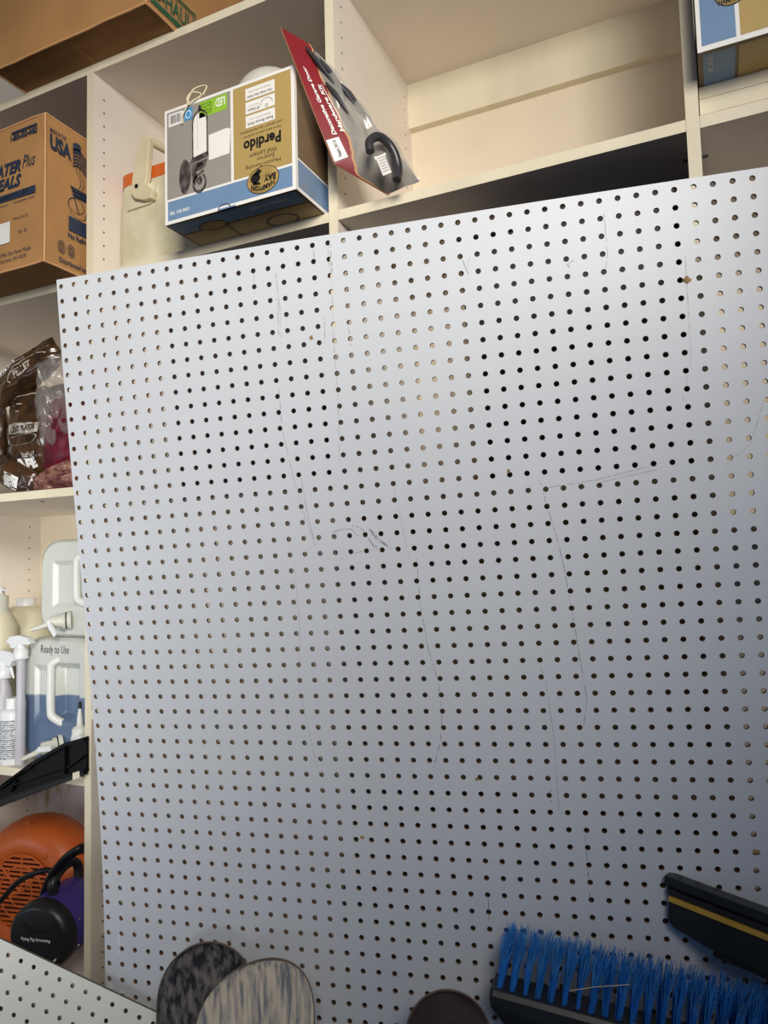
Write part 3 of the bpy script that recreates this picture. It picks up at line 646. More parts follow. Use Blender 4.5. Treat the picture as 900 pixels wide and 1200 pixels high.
c, fn = mkbag(72, 470, 1.9, 66, 116, .12, 1.3, 14.9, M_film, .3); t = thing('clear_plastic_bag', (c.x, c.y, zs), 'crinkled clear plastic bag holding something dark red beside the pegboard edge', 'bag')
mb = MB(); mb.grid(lambda a, b: fn(2*a-1, 2*b-1, 1), 34, 34, M_film); mb.grid(lambda a, b: fn(1-2*a, 2*b-1, -1), 34, 34, M_film); mb.build('clear_film', t)
c2 = at(82, 502, 1.9); fn2 = pillow(c2, V((3.4,0,.4)), V((.6,0,3.6)), V((0,-.9,0)), 21.); mb = MB(); bag_mesh(mb, fn2, M_cranb, 20); h = mb.build('red_contents', t); plabel(h, 'dark red contents inside the clear bag')
c, fn = mkbag(68, 562, 2.0, 66, 34, .3, 1.2, 17.3, M_net, .3); t = thing('mesh_bag', (c.x, c.y, zs), 'pinkish brown ridged bag lying low on the left shelf by the pegboard', 'bag')
mb = MB(); bag_mesh(mb, fn, M_net, 34)
for q in range(9): mb.tube([fn(-.85+q*.13+.25*j/6, -.8+1.5*j/6, 1, .05) for j in range(7)], .06, M_net, 5)
mb.build('bag_body', t)

# ------------------------------------------------------------ jugs and bottles on the lower shelf
def level_mat(name, lev):           # clear plastic above the liquid level, blue below it
    m = mat(name, (214,217,208), .3, spec=.6, var=.08, vs=7); nt = m.node_tree; b = nt.nodes['Principled BSDF']
    old = b.inputs['Base Color'].links[0].from_socket
    tc = nt.nodes.new('ShaderNodeTexCoord'); sx = nt.nodes.new('ShaderNodeSeparateXYZ'); nt.links.new(tc.outputs['Object'], sx.inputs[0])
    mr = nt.nodes.new('ShaderNodeMapRange'); mr.inputs['From Min'].default_value = lev-.003; mr.inputs['From Max'].default_value = lev+.002
    nt.links.new(sx.outputs['Z'], mr.inputs['Value']); mx = nt.nodes.new('ShaderNodeMix'); mx.data_type = 'RGBA'
    nt.links.new(mr.outputs['Result'], mx.inputs['Factor']); mx.inputs['A'].default_value = tuple(lin(x) for x in (98,118,146))+(1,)
    nt.links.new(old, mx.inputs['B']); nt.links.new(mx.outputs['Result'], b.inputs['Base Color']); b.inputs['Alpha'].default_value = .9
    return m
def jug(par, x0, x1, y0, y1, z0, z1, m, handle_u=.45, flip=False, liquid=0):
    w, h = x1-x0, z1-z0
    def outline(ins, n=8):
        return rrect(x0+ins, z0+ins*.6, x1-ins, z1-ins*.6, min(w, h)*.24)
    mb = MB(); L = []
    for y, ins in ((y0, .55), (y0+.25, .2), (y0+.8, 0), (y1-.8, 0), (y1-.2, .2), (y1, .7)):
        L.append([V((x, y, z)) for x, z in outline(ins)])
    n = len(L[0]); mb.add([p for l in L for p in l], [(i*n+k, (i)*n+(k+1)%n, (i+1)*n+(k+1)%n, (i+1)*n+k) for i in range(len(L)-1) for k in range(n)], m, True)
    mb.add(L[-1], [tuple(range(n))], m)
    # front with pressed panels: heightfield inside the outline
    cx, cz = (x0+x1)/2, (z0+z1)/2
    def fr(a, r):
        i0 = int(a) % n; o = L[0][i0].lerp(L[0][(i0+1) % n], a-int(a)); p = V((cx, y0, cz)).lerp(o, r)
        u, v = (p.x-x0)/w, (p.z-z0)/h; d = 0
        def pocket(u0, v0, u1, v1, dep, s=.05):
            e = min((u-u0)/s, (u1-u)/s, (v-v0)/s, (v1-v)/s); return dep*max(0, min(1, e))
        d += pocket(.2, .3, handle_u-.04, .78, .35); d += pocket(handle_u+.02, .34, .86, .80, 1.1)
        return p+V((0, d, 0))
    mb.grid(lambda a, b: fr(min(a*n, n-1e-6), b), n*6, 70, m)
    mb.build('jug_body', par)
    mb = MB(); hu = x0+w*handle_u
    mb.tube(smooth([(hu+w*.15, y0+.9, z0+h*.86), (hu+.02*w, y0-.05, z0+h*.80), (hu, y0-.15, z0+h*.74), (hu, y0-.15, z0+h*.45), (hu+w*.03, y0-.1, z0+h*.37), (hu+w*.17, y0+.6, z0+h*.30)]), .42, M_jugs, 10)
    mb.build('grip', par)
def spigot(par, base, d, lev):
    base, d = V(base), V(d).normalized(); mb = MB()
    mb.lathe(base, d, [(.95,0),(.95,.35),(.8,.4),(.8,.9)], M_spig, 20); mb.lathe(base+d*.3, d, [(.72,0),(.72,.12)], M_blk, 20) if 0 else None
    mb.lathe(base+d*.9, d, [(.62,0),(.62,.9),(.5,1.1)], M_spig, 18); mb.tube([base+d*1.7, base+d*2.6+V((0,0,-.35)), base+d*3.7+V((0,0,-.6))], [.35,.28,.22], M_spig, 10); sg = mb.build('spigot', par)
    mb = MB(); p = base+d*1.55+V((0,-.55,0)); mb.lathe(p, (0,-1,0), [(.28,0),(.3,.2),(.15,.35)], M_hdpe, 12); q = p+V(lev)
    mb.obox((p+q)/2+V((0,-.2,0)), (q-p)/2, (0,.1,0), V((q-p).z and (-(q-p).z, 0, (q-p).x)).normalized()*.24, M_hdpe); mb.build('spigot_lever', sg)
    MB().lathe(base+d*.38, d, [(.84,0),(.84,.14)], M_blk, 20).build('gasket', sg)
zj = Z3; ju = at(70, 747, 3.4).z; jx0 = at(25, 850, 3.4).x; jx1 = at(106, 850, 3.4).x
jx1 = min(jx1, -.15)
t = thing('water_jug', ((jx0+jx1)/2, 5, zj), 'translucent jug of blue liquid with handwriting and spigot on the lower left shelf', 'jug')
lz = at(60, 815, 3.4).z
jug(t, jx0, jx1, 3.3, 12, zj, ju-.02, level_mat('jug plastic with blue liquid inside', (lz-zj)*IN), .47)
mb = MB(); mb.prism([V((x, 4.6, z)) for x, z in rrect(jx0+.25, zj+.2, jx1-.25, lz, .7)], (0, 7, 0), M_liq); 
mb.prism([V((x, 2.35, z)) for x, z in rrect(jx0+.75, zj+.8, jx0+.47*(jx1-jx0)-.6, lz, .3)], (0, .65, 0), M_liq) if 0 else None
h = mb.build('blue_liquid', t); plabel(h, 'blue liquid filling the lower half')
mb = MB(); p0 = at(47, 768, 3.2); p1 = at(80, 757, 3.2); 
write(mb, lambda a, b: V((p0.x+(p1.x-p0.x)*a, 2.62, p0.z+(p1.z-p0.z)*b)), 'Ready to Use', 0, 0, 1, 1, M_black, shear=.1)
for v_ in mb.v: v_.y = 3.27
h = mb.build('handwriting', t)
b0 = at(69, 873, 3.0); spigot(t, (b0.x, 3.5, b0.z), (-.55, -.75, -.1), (1.6, 0, .25))
ux0 = at(45.5, 700, 3.6).x; uz = at(70, 632, 3.4).z
t = thing('water_jug', (ux0+3, 5, ju), 'empty clear jug with spigot lying on top of the blue jug', 'jug')
jug(t, ux0, -.15, 3.5, 12, ju, uz, M_jug, .55)
b0 = at(82, 727, 3.4); spigot(t, (b0.x, 3.6, b0.z), (-.72, -.68, -.05), (1.05, 0, -1.25))
# cream jug behind at left
c = at(14, 720, 9.5); t = thing('cleaner_jug', (c.x, 11.5, zj), 'cream round-shouldered plastic jug behind the spray bottles', 'jug')
zt_ = at(30, 712, 10).z; r_ = 4.1
MB().lathe((c.x-.6, 11.8, zj), (0,0,1), [(3.9,0),(r_,.4),(r_,zt_-zj-3.6),(3.8,zt_-zj-1.8),(3.0,zt_-zj-.5),(1.6,zt_-zj),(1.2,zt_-zj+.1)], M_milky, 36).build('jug_body', t)
MB().lathe((c.x-.6, 11.8, zt_+.08), (0,0,1), [(1.1,0),(1.1,.9),(.5,1.0)], M_hdpe, 20).build('cap', t)
# pump bottle
c = at(1, 722, 6.6); t = thing('pump_bottle', (c.x, 6.6, zj), 'pale pump bottle at the left picture edge above the spray bottles', 'bottle')
zc = at(2, 717, 6.6).z; zp = at(2, 692, 6.6).z
MB().lathe((c.x, 6.6, zj), (0,0,1), [(1.7,0),(1.8,.3),(1.8,zc-zj-1.5),(1.1,zc-zj-.1)], M_milky, 24).build('bottle_body', t)
MB().lathe((c.x, 6.6, zc-.1), (0,0,1), [(.95,0),(.95,.1),(.8,.2),(.8,zp-zc-.5),(.4,zp-zc-.4),(.35,zp-zc)], M_spig, 20).build('collar', t)
mb = MB(); mb.lathe((c.x, 6.6, zp-.1), (0,0,1), [(.45,0),(.5,.3),(.3,.45)], M_hdpe, 16); mb.tube([(c.x, 6.6, zp+.15), (c.x+.8, 6.2, zp+.12), (c.x+1.8, 5.9, zp-.02)], [.2,.16,.1], M_hdpe, 8); mb.build('pump_head', t)
# spray bottles
def sprayer(px, py, Y, lab, bodyz, wbody, direction=-1, sc=1.0, loosez=None):
    c = at(px, py, Y); t = thing('spray_bottle', (c.x, Y, zj), lab, 'spray bottle'); hz = c.z; s = sc
    MB().lathe((c.x, Y, zj), (0,0,1), [(wbody*.95,0),(wbody,.2),(wbody,bodyz),(wbody*.8,bodyz+.9),(.42*s,bodyz+1.6),(.42*s,hz-zj-1.1*s)], M_spb, 24).build('bottle_body', t)
    MB().lathe((c.x, Y, hz-1.6*s), (0,0,1), [(.66*s,0),(.7*s,.1),(.66*s,.9*s),(.45*s,1.0*s),(.45*s,1.4*s)], M_hdpe, 18).build('collar', t)
    mb = MB(); d = direction
    out = [(-1.4,.05),(-.9,.55),(0,.75),(1.0,.62),(1.3,.35),(1.55,.0),(1.1,-.15),(.9,-.6),(.4,-.5),(-.3,-.2),(-1.3,-.12)]
    pts = [V((c.x-d*-1*x*s*1.2, Y-.35*s, hz+z*s)) for x, z in out]
    if d > 0: pts = pts[::-1]
    mb.prism(pts, (0, .7*s, 0), M_hdpe); mb.lathe((c.x+d*1.45*s*1.0*-1*-1, Y, hz), (d,0,0), [(.22*s,0),(.25*s,.3*s),(.15*s,.35*s)], M_hdpe, 12)
    mb.build('spray_head', t, bevel=.05)
    mb = MB(); q = V((c.x+d*.7*s, Y, hz-.1)); mb.tube([q, q+V((d*.1*s,0,-.6*s)), q+V((d*.5*s,0,-1.5*s))], [.2*s,.16*s,.07*s], M_hdpe, 8); mb.build('trigger', t)
    return t
sprayer(25, 753, 2.3, 'white trigger spray bottle with nozzle aimed left, close beside the blue jug', 6.0, .5, -1, 1.0)
sprayer(5, 772, 4.2, 'white trigger spray bottle behind the labelled bottle, its trigger pointing right', 6.0, .95, 1, 1.25)
# labelled white bottle
c = at(6.5, 850, 1.6); t = thing('lotion_bottle', (c.x, 2.35, zj), 'white bottle with a dense printed label and flat cap on the lower shelf', 'bottle')
zt_ = at(8, 829, 2.3).z; zc = at(8, 817, 2.3).z; cy = 2.35; rb = 1.2
MB().lathe((c.x, cy, zj), (0,0,1), [(rb*.9,0),(rb,.2),(rb,zt_-zj-.4),(rb*.8,zt_-zj-.1),(.5,zt_-zj)], M_hdpe, 28).build('bottle_body', t)
MB().lathe((c.x, cy, zt_-.02), (0,0,1), [(.62,0),(.62,zc-zt_-.1),(.55,zc-zt_)], M_hdpe, 20).build('cap', t)
mb = MB(); hL = zt_-zj
cyl = lambda a, b: V((c.x+(rb+.03)*math.sin(a), cy-(rb+.03)*math.cos(a), zj+b))
for q in range(19):
    b = .6+q*(hL-1.6)/19
    if q in (4, 9, 14): mb.grid(lambda a, e: cyl(-1.3+a*2.5, b+e*.09), 8, 1, M_black, False); continue
    mb.grid(lambda a, e: cyl(-1.3+a*2.4, b+e*.13), 8, 1, M_ink, False)
mb.build('printed_label', t)
# glue bottle
c = at(90, 880, 1.6); zt_ = at(90, 862, 1.6).z; t = thing('glue_bottle', (c.x, 1.75, zj), 'small glue bottle with pointed nozzle and orange mark beside the upright', 'bottle')
gx = min(c.x, -.95); rb = .82; gy = 1.95
MB().lathe((gx, gy, zj), (0,0,1), [(rb,0),(rb,zt_-zj-.2),(rb*.9,zt_-zj)], M_hdpe, 24).build('bottle_body', t)
mb = MB(); mb.lathe((gx, gy, zt_), (0,0,1), [(.72,0),(.72,.5),(.55,.75),(.3,.85),(.26,1.6),(.16,2.3),(.13,2.6)], M_jugs, 20); mb.build('nozzle', t)
MB().lathe((gx, gy, zt_+2.45), (0,0,1), [(.17,0),(.17,.55),(.1,.62)], M_blk, 12).build('nozzle_tip', t)
mb = MB(); cg = lambda a, b: V((gx+(rb+.03)*math.sin(a), gy-(rb+.03)*math.cos(a), zt_+b))
for k in range(5):
    a = k*math.pi/5; mb.add([cg(-.35+.35*math.cos(a)-.06*math.sin(a), -.9+.3*math.sin(a)), cg(-.35+.35*math.cos(a)+.06, -.9+.3*math.sin(a)+.05), cg(-.35-.35*math.cos(a)+.06, -.9-.3*math.sin(a)), cg(-.35-.35*math.cos(a)-.06, -.9-.3*math.sin(a))], [(0,1,2,3)], M_red)
mb.grid(lambda a, b: cg(.2+a*.8, -.75+b*.12), 4, 1, M_blue, False)
mb.build('orange_logo', t)
# black ribbed bracket across the bay
Y0 = -.75
P = lambda px, py, y=Y0: at(px, py, y)
t = thing('black_tray_end', (-5, 0, P(50, 925).z), 'black ribbed plastic wedge slanting across the front of the lower left shelf', 'bracket')
top = [(-60,951),(0,923),(36,896),(75,873),(97.6,866.5)]; bot = [(97.6,903),(50,917.5),(0,935),(-60,956)]
mb = MB()
mb.prism([P(x, y)+V((0,.35,0)) for x, y in (top+bot)], (0, .25, 0), M_jet)                     # web
def bar(a, b, r): 
    p, q = P(*a), P(*b); d = (q-p).normalized(); s = V((0,1,0)); u_ = d.cross(s).normalized()
    mb.obox((p+q)/2+V((0,.3,0)), (q-p)/2, (0,.32,0), u_*r, M_jet)
for a, b in zip(top, top[1:]): bar(a, b, .16)
for a, b in zip(bot, bot[1:]): bar(a, b, .16)
mb.build('ribbed_frame', t)
mb = MB(); bar((75,876), (75,908), .08); mb.build('rib', t)
for a, b in (((36,899), (3,920)), ((10,922), (75,900)), ((78,900), (97,886)), ((12,928), (18,915))):
    mb = MB(); bar(a, b, .06); mb.build('rib', t)
mb = MB(); mb.hexa([P(-60,972), P(0,945), P(97.6,911), P(97.6,911)+V((0,.6,0))][:3]+[P(-60,972)+V((0,.01,0))], [P(-60,957), P(0,936), P(97.6,903.5), P(-60,957)+V((0,.01,0))], M_blk) if 0 else None
mb.prism([P(-60,973), P(0,945.5), P(97.6,909), P(97.6,901), P(0,934), P(-60,956)], (0, .5, 0), M_blk)
h = mb.build('lower_lip', t); plabel(h, 'greyish lower lip of the black wedge')
mb = MB(); mb.prism([P(85,914.5, Y0-.03), P(93,911.5, Y0-.03), P(93,903.5, Y0-.03), P(85,906, Y0-.03)], (0, .03, 0), M_edge); h = mb.build('pale_sticker', t)

# ------------------------------------------------------------ blowers in the low bay
zb = -67.5
Yf = 6.0; c = at(20, 1056, Yf); sc = F/(c-CAM).dot(CF); R_ = 80/sc
t = thing('floor_blower', (c.x, Yf, zb), 'orange snail-shell floor blower with round slotted grille in the low bay', 'blower')
c.z = max(c.z, zb+R_*.8)
ax = V((.18, -.98, .06)).normalized()
mb = MB(); mb.lathe(c-ax*-0+V((0,2.2,0)), ax, [(R_*.3,-3.4),(R_*.8,-3.2),(R_*.97,-2.4),(R_,-1.2),(R_*.98,.2),(R_*.9,1.3),(R_*.76,1.95),(R_*.62,2.15),(R_*.58,2.05),(R_*.54,2.05),(R_*.54,1.3)], M_fan, 48, cap2=False)
mb.build('housing', t)
mb = MB(); cc = c+V((0,2.2,0))+ax*1.25; mb.lathe(cc, ax, [(R_*.56,-.1),(R_*.56,.0)], M_fandark, 32); mb.build('impeller_plate', t)
u_ = ax.cross(V((0,0,1))).normalized(); w_ = u_.cross(ax).normalized(); gc = c+V((0,2.2,0))+ax*2.05; RG = R_*.54
mb = MB()
for k in range(-8, 9):
    y_ = k*RG/8.6; hw = math.sqrt(max(0, RG*RG-y_*y_)); mb.obox(gc+w_*y_, u_*hw, w_*.12, ax*.08, M_fan)
for rr in (.36, .68, .98): mb.tube([gc+(u_*math.cos(a)+w_*math.sin(a))*RG*rr+ax*.06 for a in [j*math.pi/16 for j in range(33)]], .11, M_fan, 6, False)
for an in (1.55, 3.1, -.2, 2.4, .75): mb.tube([gc+ax*.05, gc+(u_*math.cos(an)+w_*math.sin(an))*RG+ax*.05], .12, M_fan, 6)
mb.build('grille', t)
for an in (1.62, .95, 2.3, .15):
    mb = MB(); rr = R_*(.93 if an in (1.62, .15) else .66); k = 1.15 if rr > R_*.8 else 2.15
    mb.lathe(c+V((0,2.2,0))+(u_*math.cos(an)*-1+w_*math.sin(an))*rr+ax*(k-.25), ax, [(.32,0),(.3,.3),(.15,.36)], M_fan, 12); mb.build('screw_boss', t)
MB().box((c.x-3.5, Yf-.5, zb), (c.x+3.5, Yf+5, zb+.7), M_fan).build('foot', t, bevel=.1)
# purple dryer
Yc = -.6; c = at(44, 1101, Yc); sc = F/(c-CAM).dot(CF); R_ = 40/sc
ax = V((-.22, .97, .03)).normalized(); c.z = max(c.z, zb+R_+.1)
t = thing('pet_dryer', (c.x, c.y, zb), 'purple cylindrical dryer with black end cap and white lettering in the low bay', 'dryer')
mb = MB(); mb.lathe(c, ax, [(R_*.93,.9),(R_*.95,1.1),(R_*1.0,3),(R_*1.0,5.4),(R_*.9,6.4),(R_*.6,7)], M_purple, 40); 
mb.build('purple_shell', t)
mb = MB(); mb.lathe(c, -ax, [(R_*1.02,-1.3),(R_*1.03,-.9),(R_*1.0,-.3),(R_*.9,.0),(R_*.84,.06),(R_*.3,.0),(.01,0)], M_blk2, 40); ec = mb.build('end_cap', t)
u_ = ax.cross(V((0,0,1))).normalized()*1; w_ = u_.cross(ax).normalized()
if u_.dot(CR) < 0: u_ = -u_
fd = lambda a, b, k=0: c-ax*(.1+k)+u_*a*R_+w_*b*R_
mb = MB(); ring(mb, fd, .05, .62, .62, .42, .1, M_blk, a0=math.pi*1.15, a1=math.pi*1.9, n=18); mb.build('moulded_recess', ec)
mb = MB(); write(mb, lambda a, b: fd(a, b, .03), 'Flying Pig Grooming', -.52, -.06, .45, .06, M_white, bold=.02); mb.build('white_lettering', ec)
MB().lathe(fd(.62, -.5), -ax, [(.08,0),(.08,.25)], M_white, 8).build('switch', ec)
for a in (math.pi*.5, 0.35, -.45):
    p = c+ax*2.0+(u_*math.cos(a)+w_*math.sin(a))*(R_*.985); MB().lathe(p, (u_*math.cos(a)+w_*math.sin(a)), [(.12,0),(.1,.08)], M_screw, 10).build('screw', t)
hb = [c+ax*2.3+w_*R_*.95, c+ax*2.2+w_*(R_+.9), c+ax*3.4+w_*(R_+1.6), c+ax*5+w_*(R_+1.7), c+ax*6+w_*(R_+.9), c+ax*6+w_*R_*.9]
MB().tube(smooth(hb), .45, M_blk2, 10).build('carry_handle', t)
Pc = lambda px, py, y: at(px, py, y)
for pts, r in (([(-30,1090,3),(4,1052,2.4),(22,1033,2.2),(42,1023,2.2),(58,1020,2.6),(66,1030,3),(70,1060,3.5)], .28),
               ([(50,1048,2),(60,1025,1.4),(75,1006,1.2),(92,994,1.6),(97.5,991.5,2.6),(110,985,4.5)], .3), ([(52,1050,2.5),(58,1032,2.0),(72,1012,1.8),(88,1000,2),(97.5,997,3.2),(112,992,5)], .28)):
    pp = [Pc(*q) for q in pts]; pp = [V((min(p.x, -.4), p.y, p.z)) for p in pp]
    dense = []
    for i in range(len(pp)-1):
        a, b, c_, d = pp[max(i-1,0)], pp[i], pp[i+1], pp[min(i+2, len(pp)-1)]
        for k in range(6):
            s = k/6; dense.append(.5*((2*b)+(c_-a)*s+(2*a-5*b+4*c_-d)*s*s+(3*b-a-3*c_+d)*s**3))
    dense.append(pp[-1]); h = MB().tube(dense, r, M_cable, 8).build('power_cord', t)
# sack in the next bay
c = at(112, 1140, 2.6); t_ = pillow((2.6, 3.4, -65.5), (1.6,0,.9), (-.9,0,4.4), (0,-1.5,0), 31.)
mb = MB(); bag_mesh(mb, t_, M_tan, 16); h = mb.build('canvas_sack', loc=(2.6, 3.4, -69)); tag(h, 'tan canvas sack seen through the gap between upright and pegboard', 'sack')

# ------------------------------------------------------------ tools standing in front of the board
def shovel(cpx, toppy, wpx, dep, dishn, lab, m, lean, rot=0, asym=0, seed=0, botY=None):
    r = ray(cpx, toppy); tip = CAM+r*dep; sc = F/dep; hw = wpx/2/sc
    down = V((lean[0], lean[1], -1)).normalized(); rt = V((CR.x, CR.y, 0)).normalized(); rt = (rt*math.cos(rot)+V((0,0,1))*math.sin(rot)); rt = (rt-down*rt.dot(down)).normalized(); nn = rt.cross(down).normalized()
    if nn.dot(CF) > 0: nn = -nn
    Lb = 11.5
    def half(s_):               # half width along the blade, s 0 tip .. 1 socket
        y = s_*Lb
        if y < hw*1.15: q = y/(hw*1.15); return hw*math.sqrt(max(0, 1-(1-q)**2.1))
        return hw*(1-.06*((y-hw*1.15)/(Lb-hw*1.15)))
    def pt(a, s_, k=0):
        h_ = half(s_); x = (2*a-1)*h_; dish = dishn*(1-(2*a-1)**2)*min(1, h_/hw)
        return tip+down*(s_*Lb)+rt*(x+asym*hw*(1-min(1, s_*2.4))**2)+nn*(dish+k)
    t = thing('shovel', (0,0,0), lab, 'shovel')
    top = tip+down*Lb; k = (FLOOR+.6-top.z)/down.z; foot = top+down*k
    PAR[t['_n']].location = (foot-V((0,0,FLOOR)))*IN; t['_o'] = tuple(foot)
    mb = MB(); ss = [1-math.cos(math.pi/2*i/30) for i in range(31)]
    for kk in (.06, -.06): mb.grid(lambda a, b: pt(a, ss[int(round(b*30))], kk), 20, 30, m)
    mb.build('blade', t)
    mb = MB(); path = [pt(0, ss[i]) for i in range(30, -1, -1)]+[pt(1, ss[i]) for i in range(1, 31)]
    mb.tube(path, .06, M_rim, 6); h = mb.build('blade_rim', t)
    MB().tube([top-down*2.5+nn*dishn*.7, top+down*1+nn*dishn*.3, top+down*7], [.5,.8,.85], m, 14).build('socket', t)
    MB().tube([top+down*6, foot], .72, M_ash, 14).build('handle', t)
    return tip, down
shovel(244, 1104, 112, 45.3, -.9, 'dark weathered round-nosed shovel blade standing up behind the tan one', M_shv1, (.0, -.08), rot=-.12, asym=.05)
shovel(300, 1123, 136, 42.6, -.7, 'dusty tan streaked shovel blade standing up in front of the dark one', M_shv2, (.0, -.08), rot=.16, asym=.3)
shovel(525, 1160, 102, 39.5, -.8, 'smooth dark brown rounded blade at the bottom centre left of the broom', M_shv3, (.02, -.08), rot=-.15, asym=-.05)

# push broom: head up, bristles pointing up
def dpt(px, py, dep): return CAM+ray(px, py)*dep
a0 = dpt(578, 1148, 41.0); a1 = dpt(905, 1236, 36.5)
ex = (a1-a0).normalized(); exl = 24.0
upv = V((0,0,1)); upv = (upv-ex*upv.dot(ex)).normalized(); nb = ex.cross(upv).normalized()
if nb.dot(CF) > 0: nb = -nb              # towards camera
upv = (upv-nb*.12).normalized(); nb = (nb-upv*nb.dot(upv)).normalized()
Pb = lambda x, n_, z: a0+ex*x+nb*n_+upv*z
mid = Pb(12, 0, -2); t = thing('push_broom', (mid.x, mid.y, FLOOR), 'black push broom turned bristles-up with bright blue bristles, lower right', 'broom')
mb = MB()
sect = [(-1.1, 0), (1.1, 0), (1.25, -.3), (1.2, -1.0), (.9, -1.5), (.7, -2.3), (-.7, -2.3), (-1.2, -1.2)]
xs = [(0, 1.0, 0), (.25, 1, 0), (1.0, 1, 0), (exl-1, 1, 0), (exl, .9, 0)]
vs = []
xi = [0.0, .18, .8, 2.4, exl-2.4, exl-.5, exl]
for x in xi:
    e = min(x, exl-x)
    for n_, z in sect:
        zz = z if z > -.4 else -.4+(z+.4)*min(1, .35+e*.45)
        vs.append(Pb(x, n_*(.9 if e < .1 else 1), zz))
n = len(sect); mb.add(vs, [(i*n+k, i*n+(k+1)%n, (i+1)*n+(k+1)%n, (i+1)*n+k) for i in range(len(xi)-1) for k in range(n)]+[tuple(range(n))[::-1], tuple((len(xi)-1)*n+k for k in range(n))], M_blk2)
mb.build('broom_block', t, bevel=.06)
mb = MB(); random.seed(11)
for i in range(34):
    for j in range(3):
        bx = .45+i*(exl-.9)/33; bn = (-.75, 0, .75)[j]; m_ = M_bris
        for q in range(26):
            a = random.uniform(0, 6.28); rr = random.uniform(0, .16); x = bx+rr*math.cos(a); nn_ = bn+rr*math.sin(a)
            ln = 2.75+random.uniform(-.25, .25); sp = random.gauss(.25, .16); sn = (bn*.25+random.gauss(0, .13))
            p = Pb(x, nn_, -.05); p1 = Pb(x+sp*.45, nn_+sn*.4, ln*.5); p2 = Pb(x+sp*1.35, nn_+sn, ln)
            s_ = ex*.022; s2 = nb*.022
            vs = []
            for c_, k in ((p, 1), (p1, 1), (p2, .7)): vs += [c_+s_*k, c_-s_*.5*k+s2*.87*k, c_-s_*.5*k-s2*.87*k]
            mb.add(vs, [(0,1,4,3), (1,2,5,4), (2,0,3,5)], m_); mb.add(vs, [(3,4,7,6), (4,5,8,7), (5,3,6,8)], M_bris2 if random.random() < .35 else M_bris)
h = mb.build('bristles', t, kind='stuff')
mb = MB(); mb.tube([Pb(4.2, 1.3, 1.0), Pb(5.5, 1.5, 1.6), Pb(7.2, 1.4, 2.1)], .02, M_string, 4); mb.tube([Pb(7.5, 1.4, .3), Pb(9, 1.5, .2), Pb(10.5, 1.4, .25)], .02, M_string, 4); mb.build('stray_fibre', t)
mb = MB(); mb.lathe(Pb(12, .2, -2.1), -upv, [(1.1,0),(1.0,1.2),(.9,3)], M_blk2, 20); mb.lathe(Pb(12.2, 1.0, -.4), nb, [(.45,0),(.4,.25)], M_blk, 16); mb.build('handle_socket', t)
sd = Pb(12, .2, -4.5); MB().tube([sd, V((sd.x, sd.y-1.5, FLOOR+.05))], .5, M_ash, 14).build('handle', t)

# squeegee
s0 = dpt(781, 1030, 41.0); s1 = dpt(905, 1077, 37.2); ex = (s1-s0).normalized(); sl = 22
upv = V((0,0,1)); upv = (upv-ex*upv.dot(ex)).normalized(); nb = ex.cross(upv).normalized()
if nb.dot(CF) > 0: nb = -nb
Pq = lambda x, n_, z: s0+ex*x+nb*n_+upv*z
def qbar(mb, x0, x1, n0, n1, z0, z1, m, cut=0):
    mb.hexa([Pq(x0+cut, n0, z0), Pq(x1, n0, z0), Pq(x1, n1, z0), Pq(x0+cut, n1, z0)], [Pq(x0, n0, z1), Pq(x1, n0, z1), Pq(x1, n1, z1), Pq(x0, n1, z1)], m)
mb_ = MB(); t = thing('floor_squeegee', (Pq(sl/2,0,0).x, Pq(sl/2,0,0).y, FLOOR), 'black squeegee head with a thin yellow stripe above the blue broom', 'squeegee')
qbar(mb_, .0, sl, -.5, .3, -.2, .3, M_blk2); qbar(mb_, .05, sl, -.5, .05, -.42, -.2, M_blk); qbar(mb_, .1, sl, -.5, .25, -.74, -.42, M_blk2, .12); mb_.build('squeegee_frame', t, bevel=.04)
mb_ = MB(); qbar(mb_, .3, sl, 0, .42, -.98, -.76, M_yel); h = mb_.build('stripe', t); plabel(h, 'yellow stripe')
mb_ = MB(); 
zz = [(.3,-.95),(.32,-2.1),(.6,-2.35),(2.6,-2.7),(sl,-2.9),(sl,-.95)]
mb_.prism([Pq(x, .1, z) for x, z in zz][::-1], nb*.22, M_blk2); qbar(mb_, 2.8, sl, .0, .4, -2.95, -2.72, M_blk); mb_.build('rubber_blade', t)
mb_ = MB(); mb_.lathe(Pq(6.2, -.1, .1), upv, [(.25,0),(.2,.15)], M_blk, 10); mb_.build('bolt', t)
mb_ = MB(); mb_.tube([Pq(sl/2, .3, -.4), Pq(sl/2, 1.2, -1.5), Pq(sl/2, 1.2, -4)], [.6,.6,.6], M_blk2, 14); mb_.build('handle_socket', t)
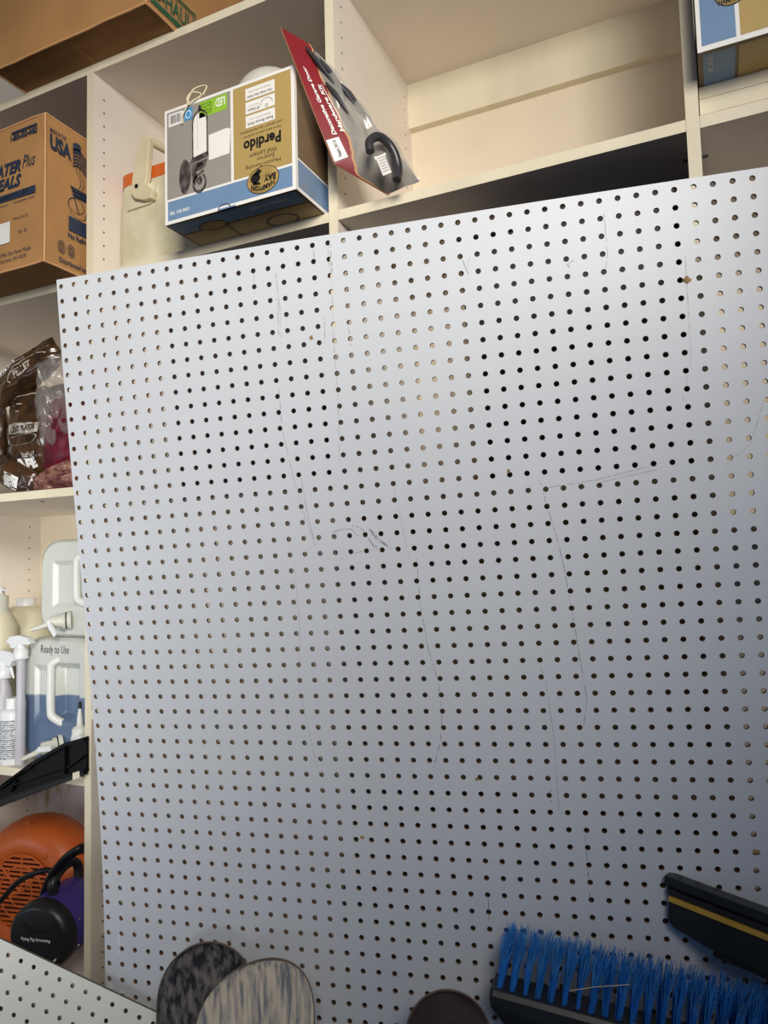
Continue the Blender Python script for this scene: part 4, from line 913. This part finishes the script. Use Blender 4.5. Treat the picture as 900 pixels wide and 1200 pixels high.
sd = Pq(sl/2, 1.2, -3.5); MB().tube([sd, V((sd.x-.5, sd.y-2, FLOOR+.05))], .5, M_ash, 14).build('handle', t)

# ------------------------------------------------------------ light, world, camera
wd = bpy.data.worlds.new('World'); S.world = wd; wd.use_nodes = True; bg = wd.node_tree.nodes['Background']
bg.inputs[0].default_value = (.45, .66, 1.0, 1); bg.inputs[1].default_value = .22
def area(name, loc, target, sx, sy, power, col):
    l = bpy.data.lights.new(name, 'AREA'); l.shape = 'RECTANGLE'; l.size = sx*IN; l.size_y = sy*IN; l.energy = power; l.color = col
    o = bpy.data.objects.new(name, l); COL.objects.link(o); o.location = (V(loc)-V((0,0,FLOOR)))*IN
    o.rotation_euler = (V(target)-V(loc)).to_track_quat('-Z', 'Y').to_euler(); return o
# LIGHTS
bg.inputs[0].default_value = (.26, .50, 1.0, 1); bg.inputs[1].default_value = .19
k = area('door_daylight', (76, -84, 16), (10, 0, -5), 38, 30, 14.3, (1.0, .94, .86)); k.data.spread = math.radians(73)
k = area('low_left_fill', (-46, -66, -44), (-12, 6, -40), 36, 30, 1.0, (.8, .9, 1.0)); k.data.spread = math.radians(60)  # added fill lamp, low on the left, brightening the lower left bays
k = area('left_bay_fill', (34, -96, -40), (-15, 6, -31), 30, 30, 2.0, (.98, .97, .95)); k.data.spread = math.radians(36)  # added narrow fill lamp for the left bay, where the key light falls off
cam = bpy.data.cameras.new('camera'); co = bpy.data.objects.new('camera', cam); COL.objects.link(co)
cam.sensor_fit = 'HORIZONTAL'; cam.sensor_width = 36; cam.lens = 36*F/900; cam.clip_start = .02
co.matrix_world = Matrix(((CR.x, -CD.x, -CF.x, CAM.x*IN), (CR.y, -CD.y, -CF.y, CAM.y*IN), (CR.z, -CD.z, -CF.z, (CAM.z-FLOOR)*IN), (0,0,0,1)))
S.camera = co
S.view_settings.view_transform = 'Standard'; S.view_settings.look = 'None'; S.view_settings.gamma = 1; S.view_settings.exposure = 0
S.view_settings.use_curve_mapping = False
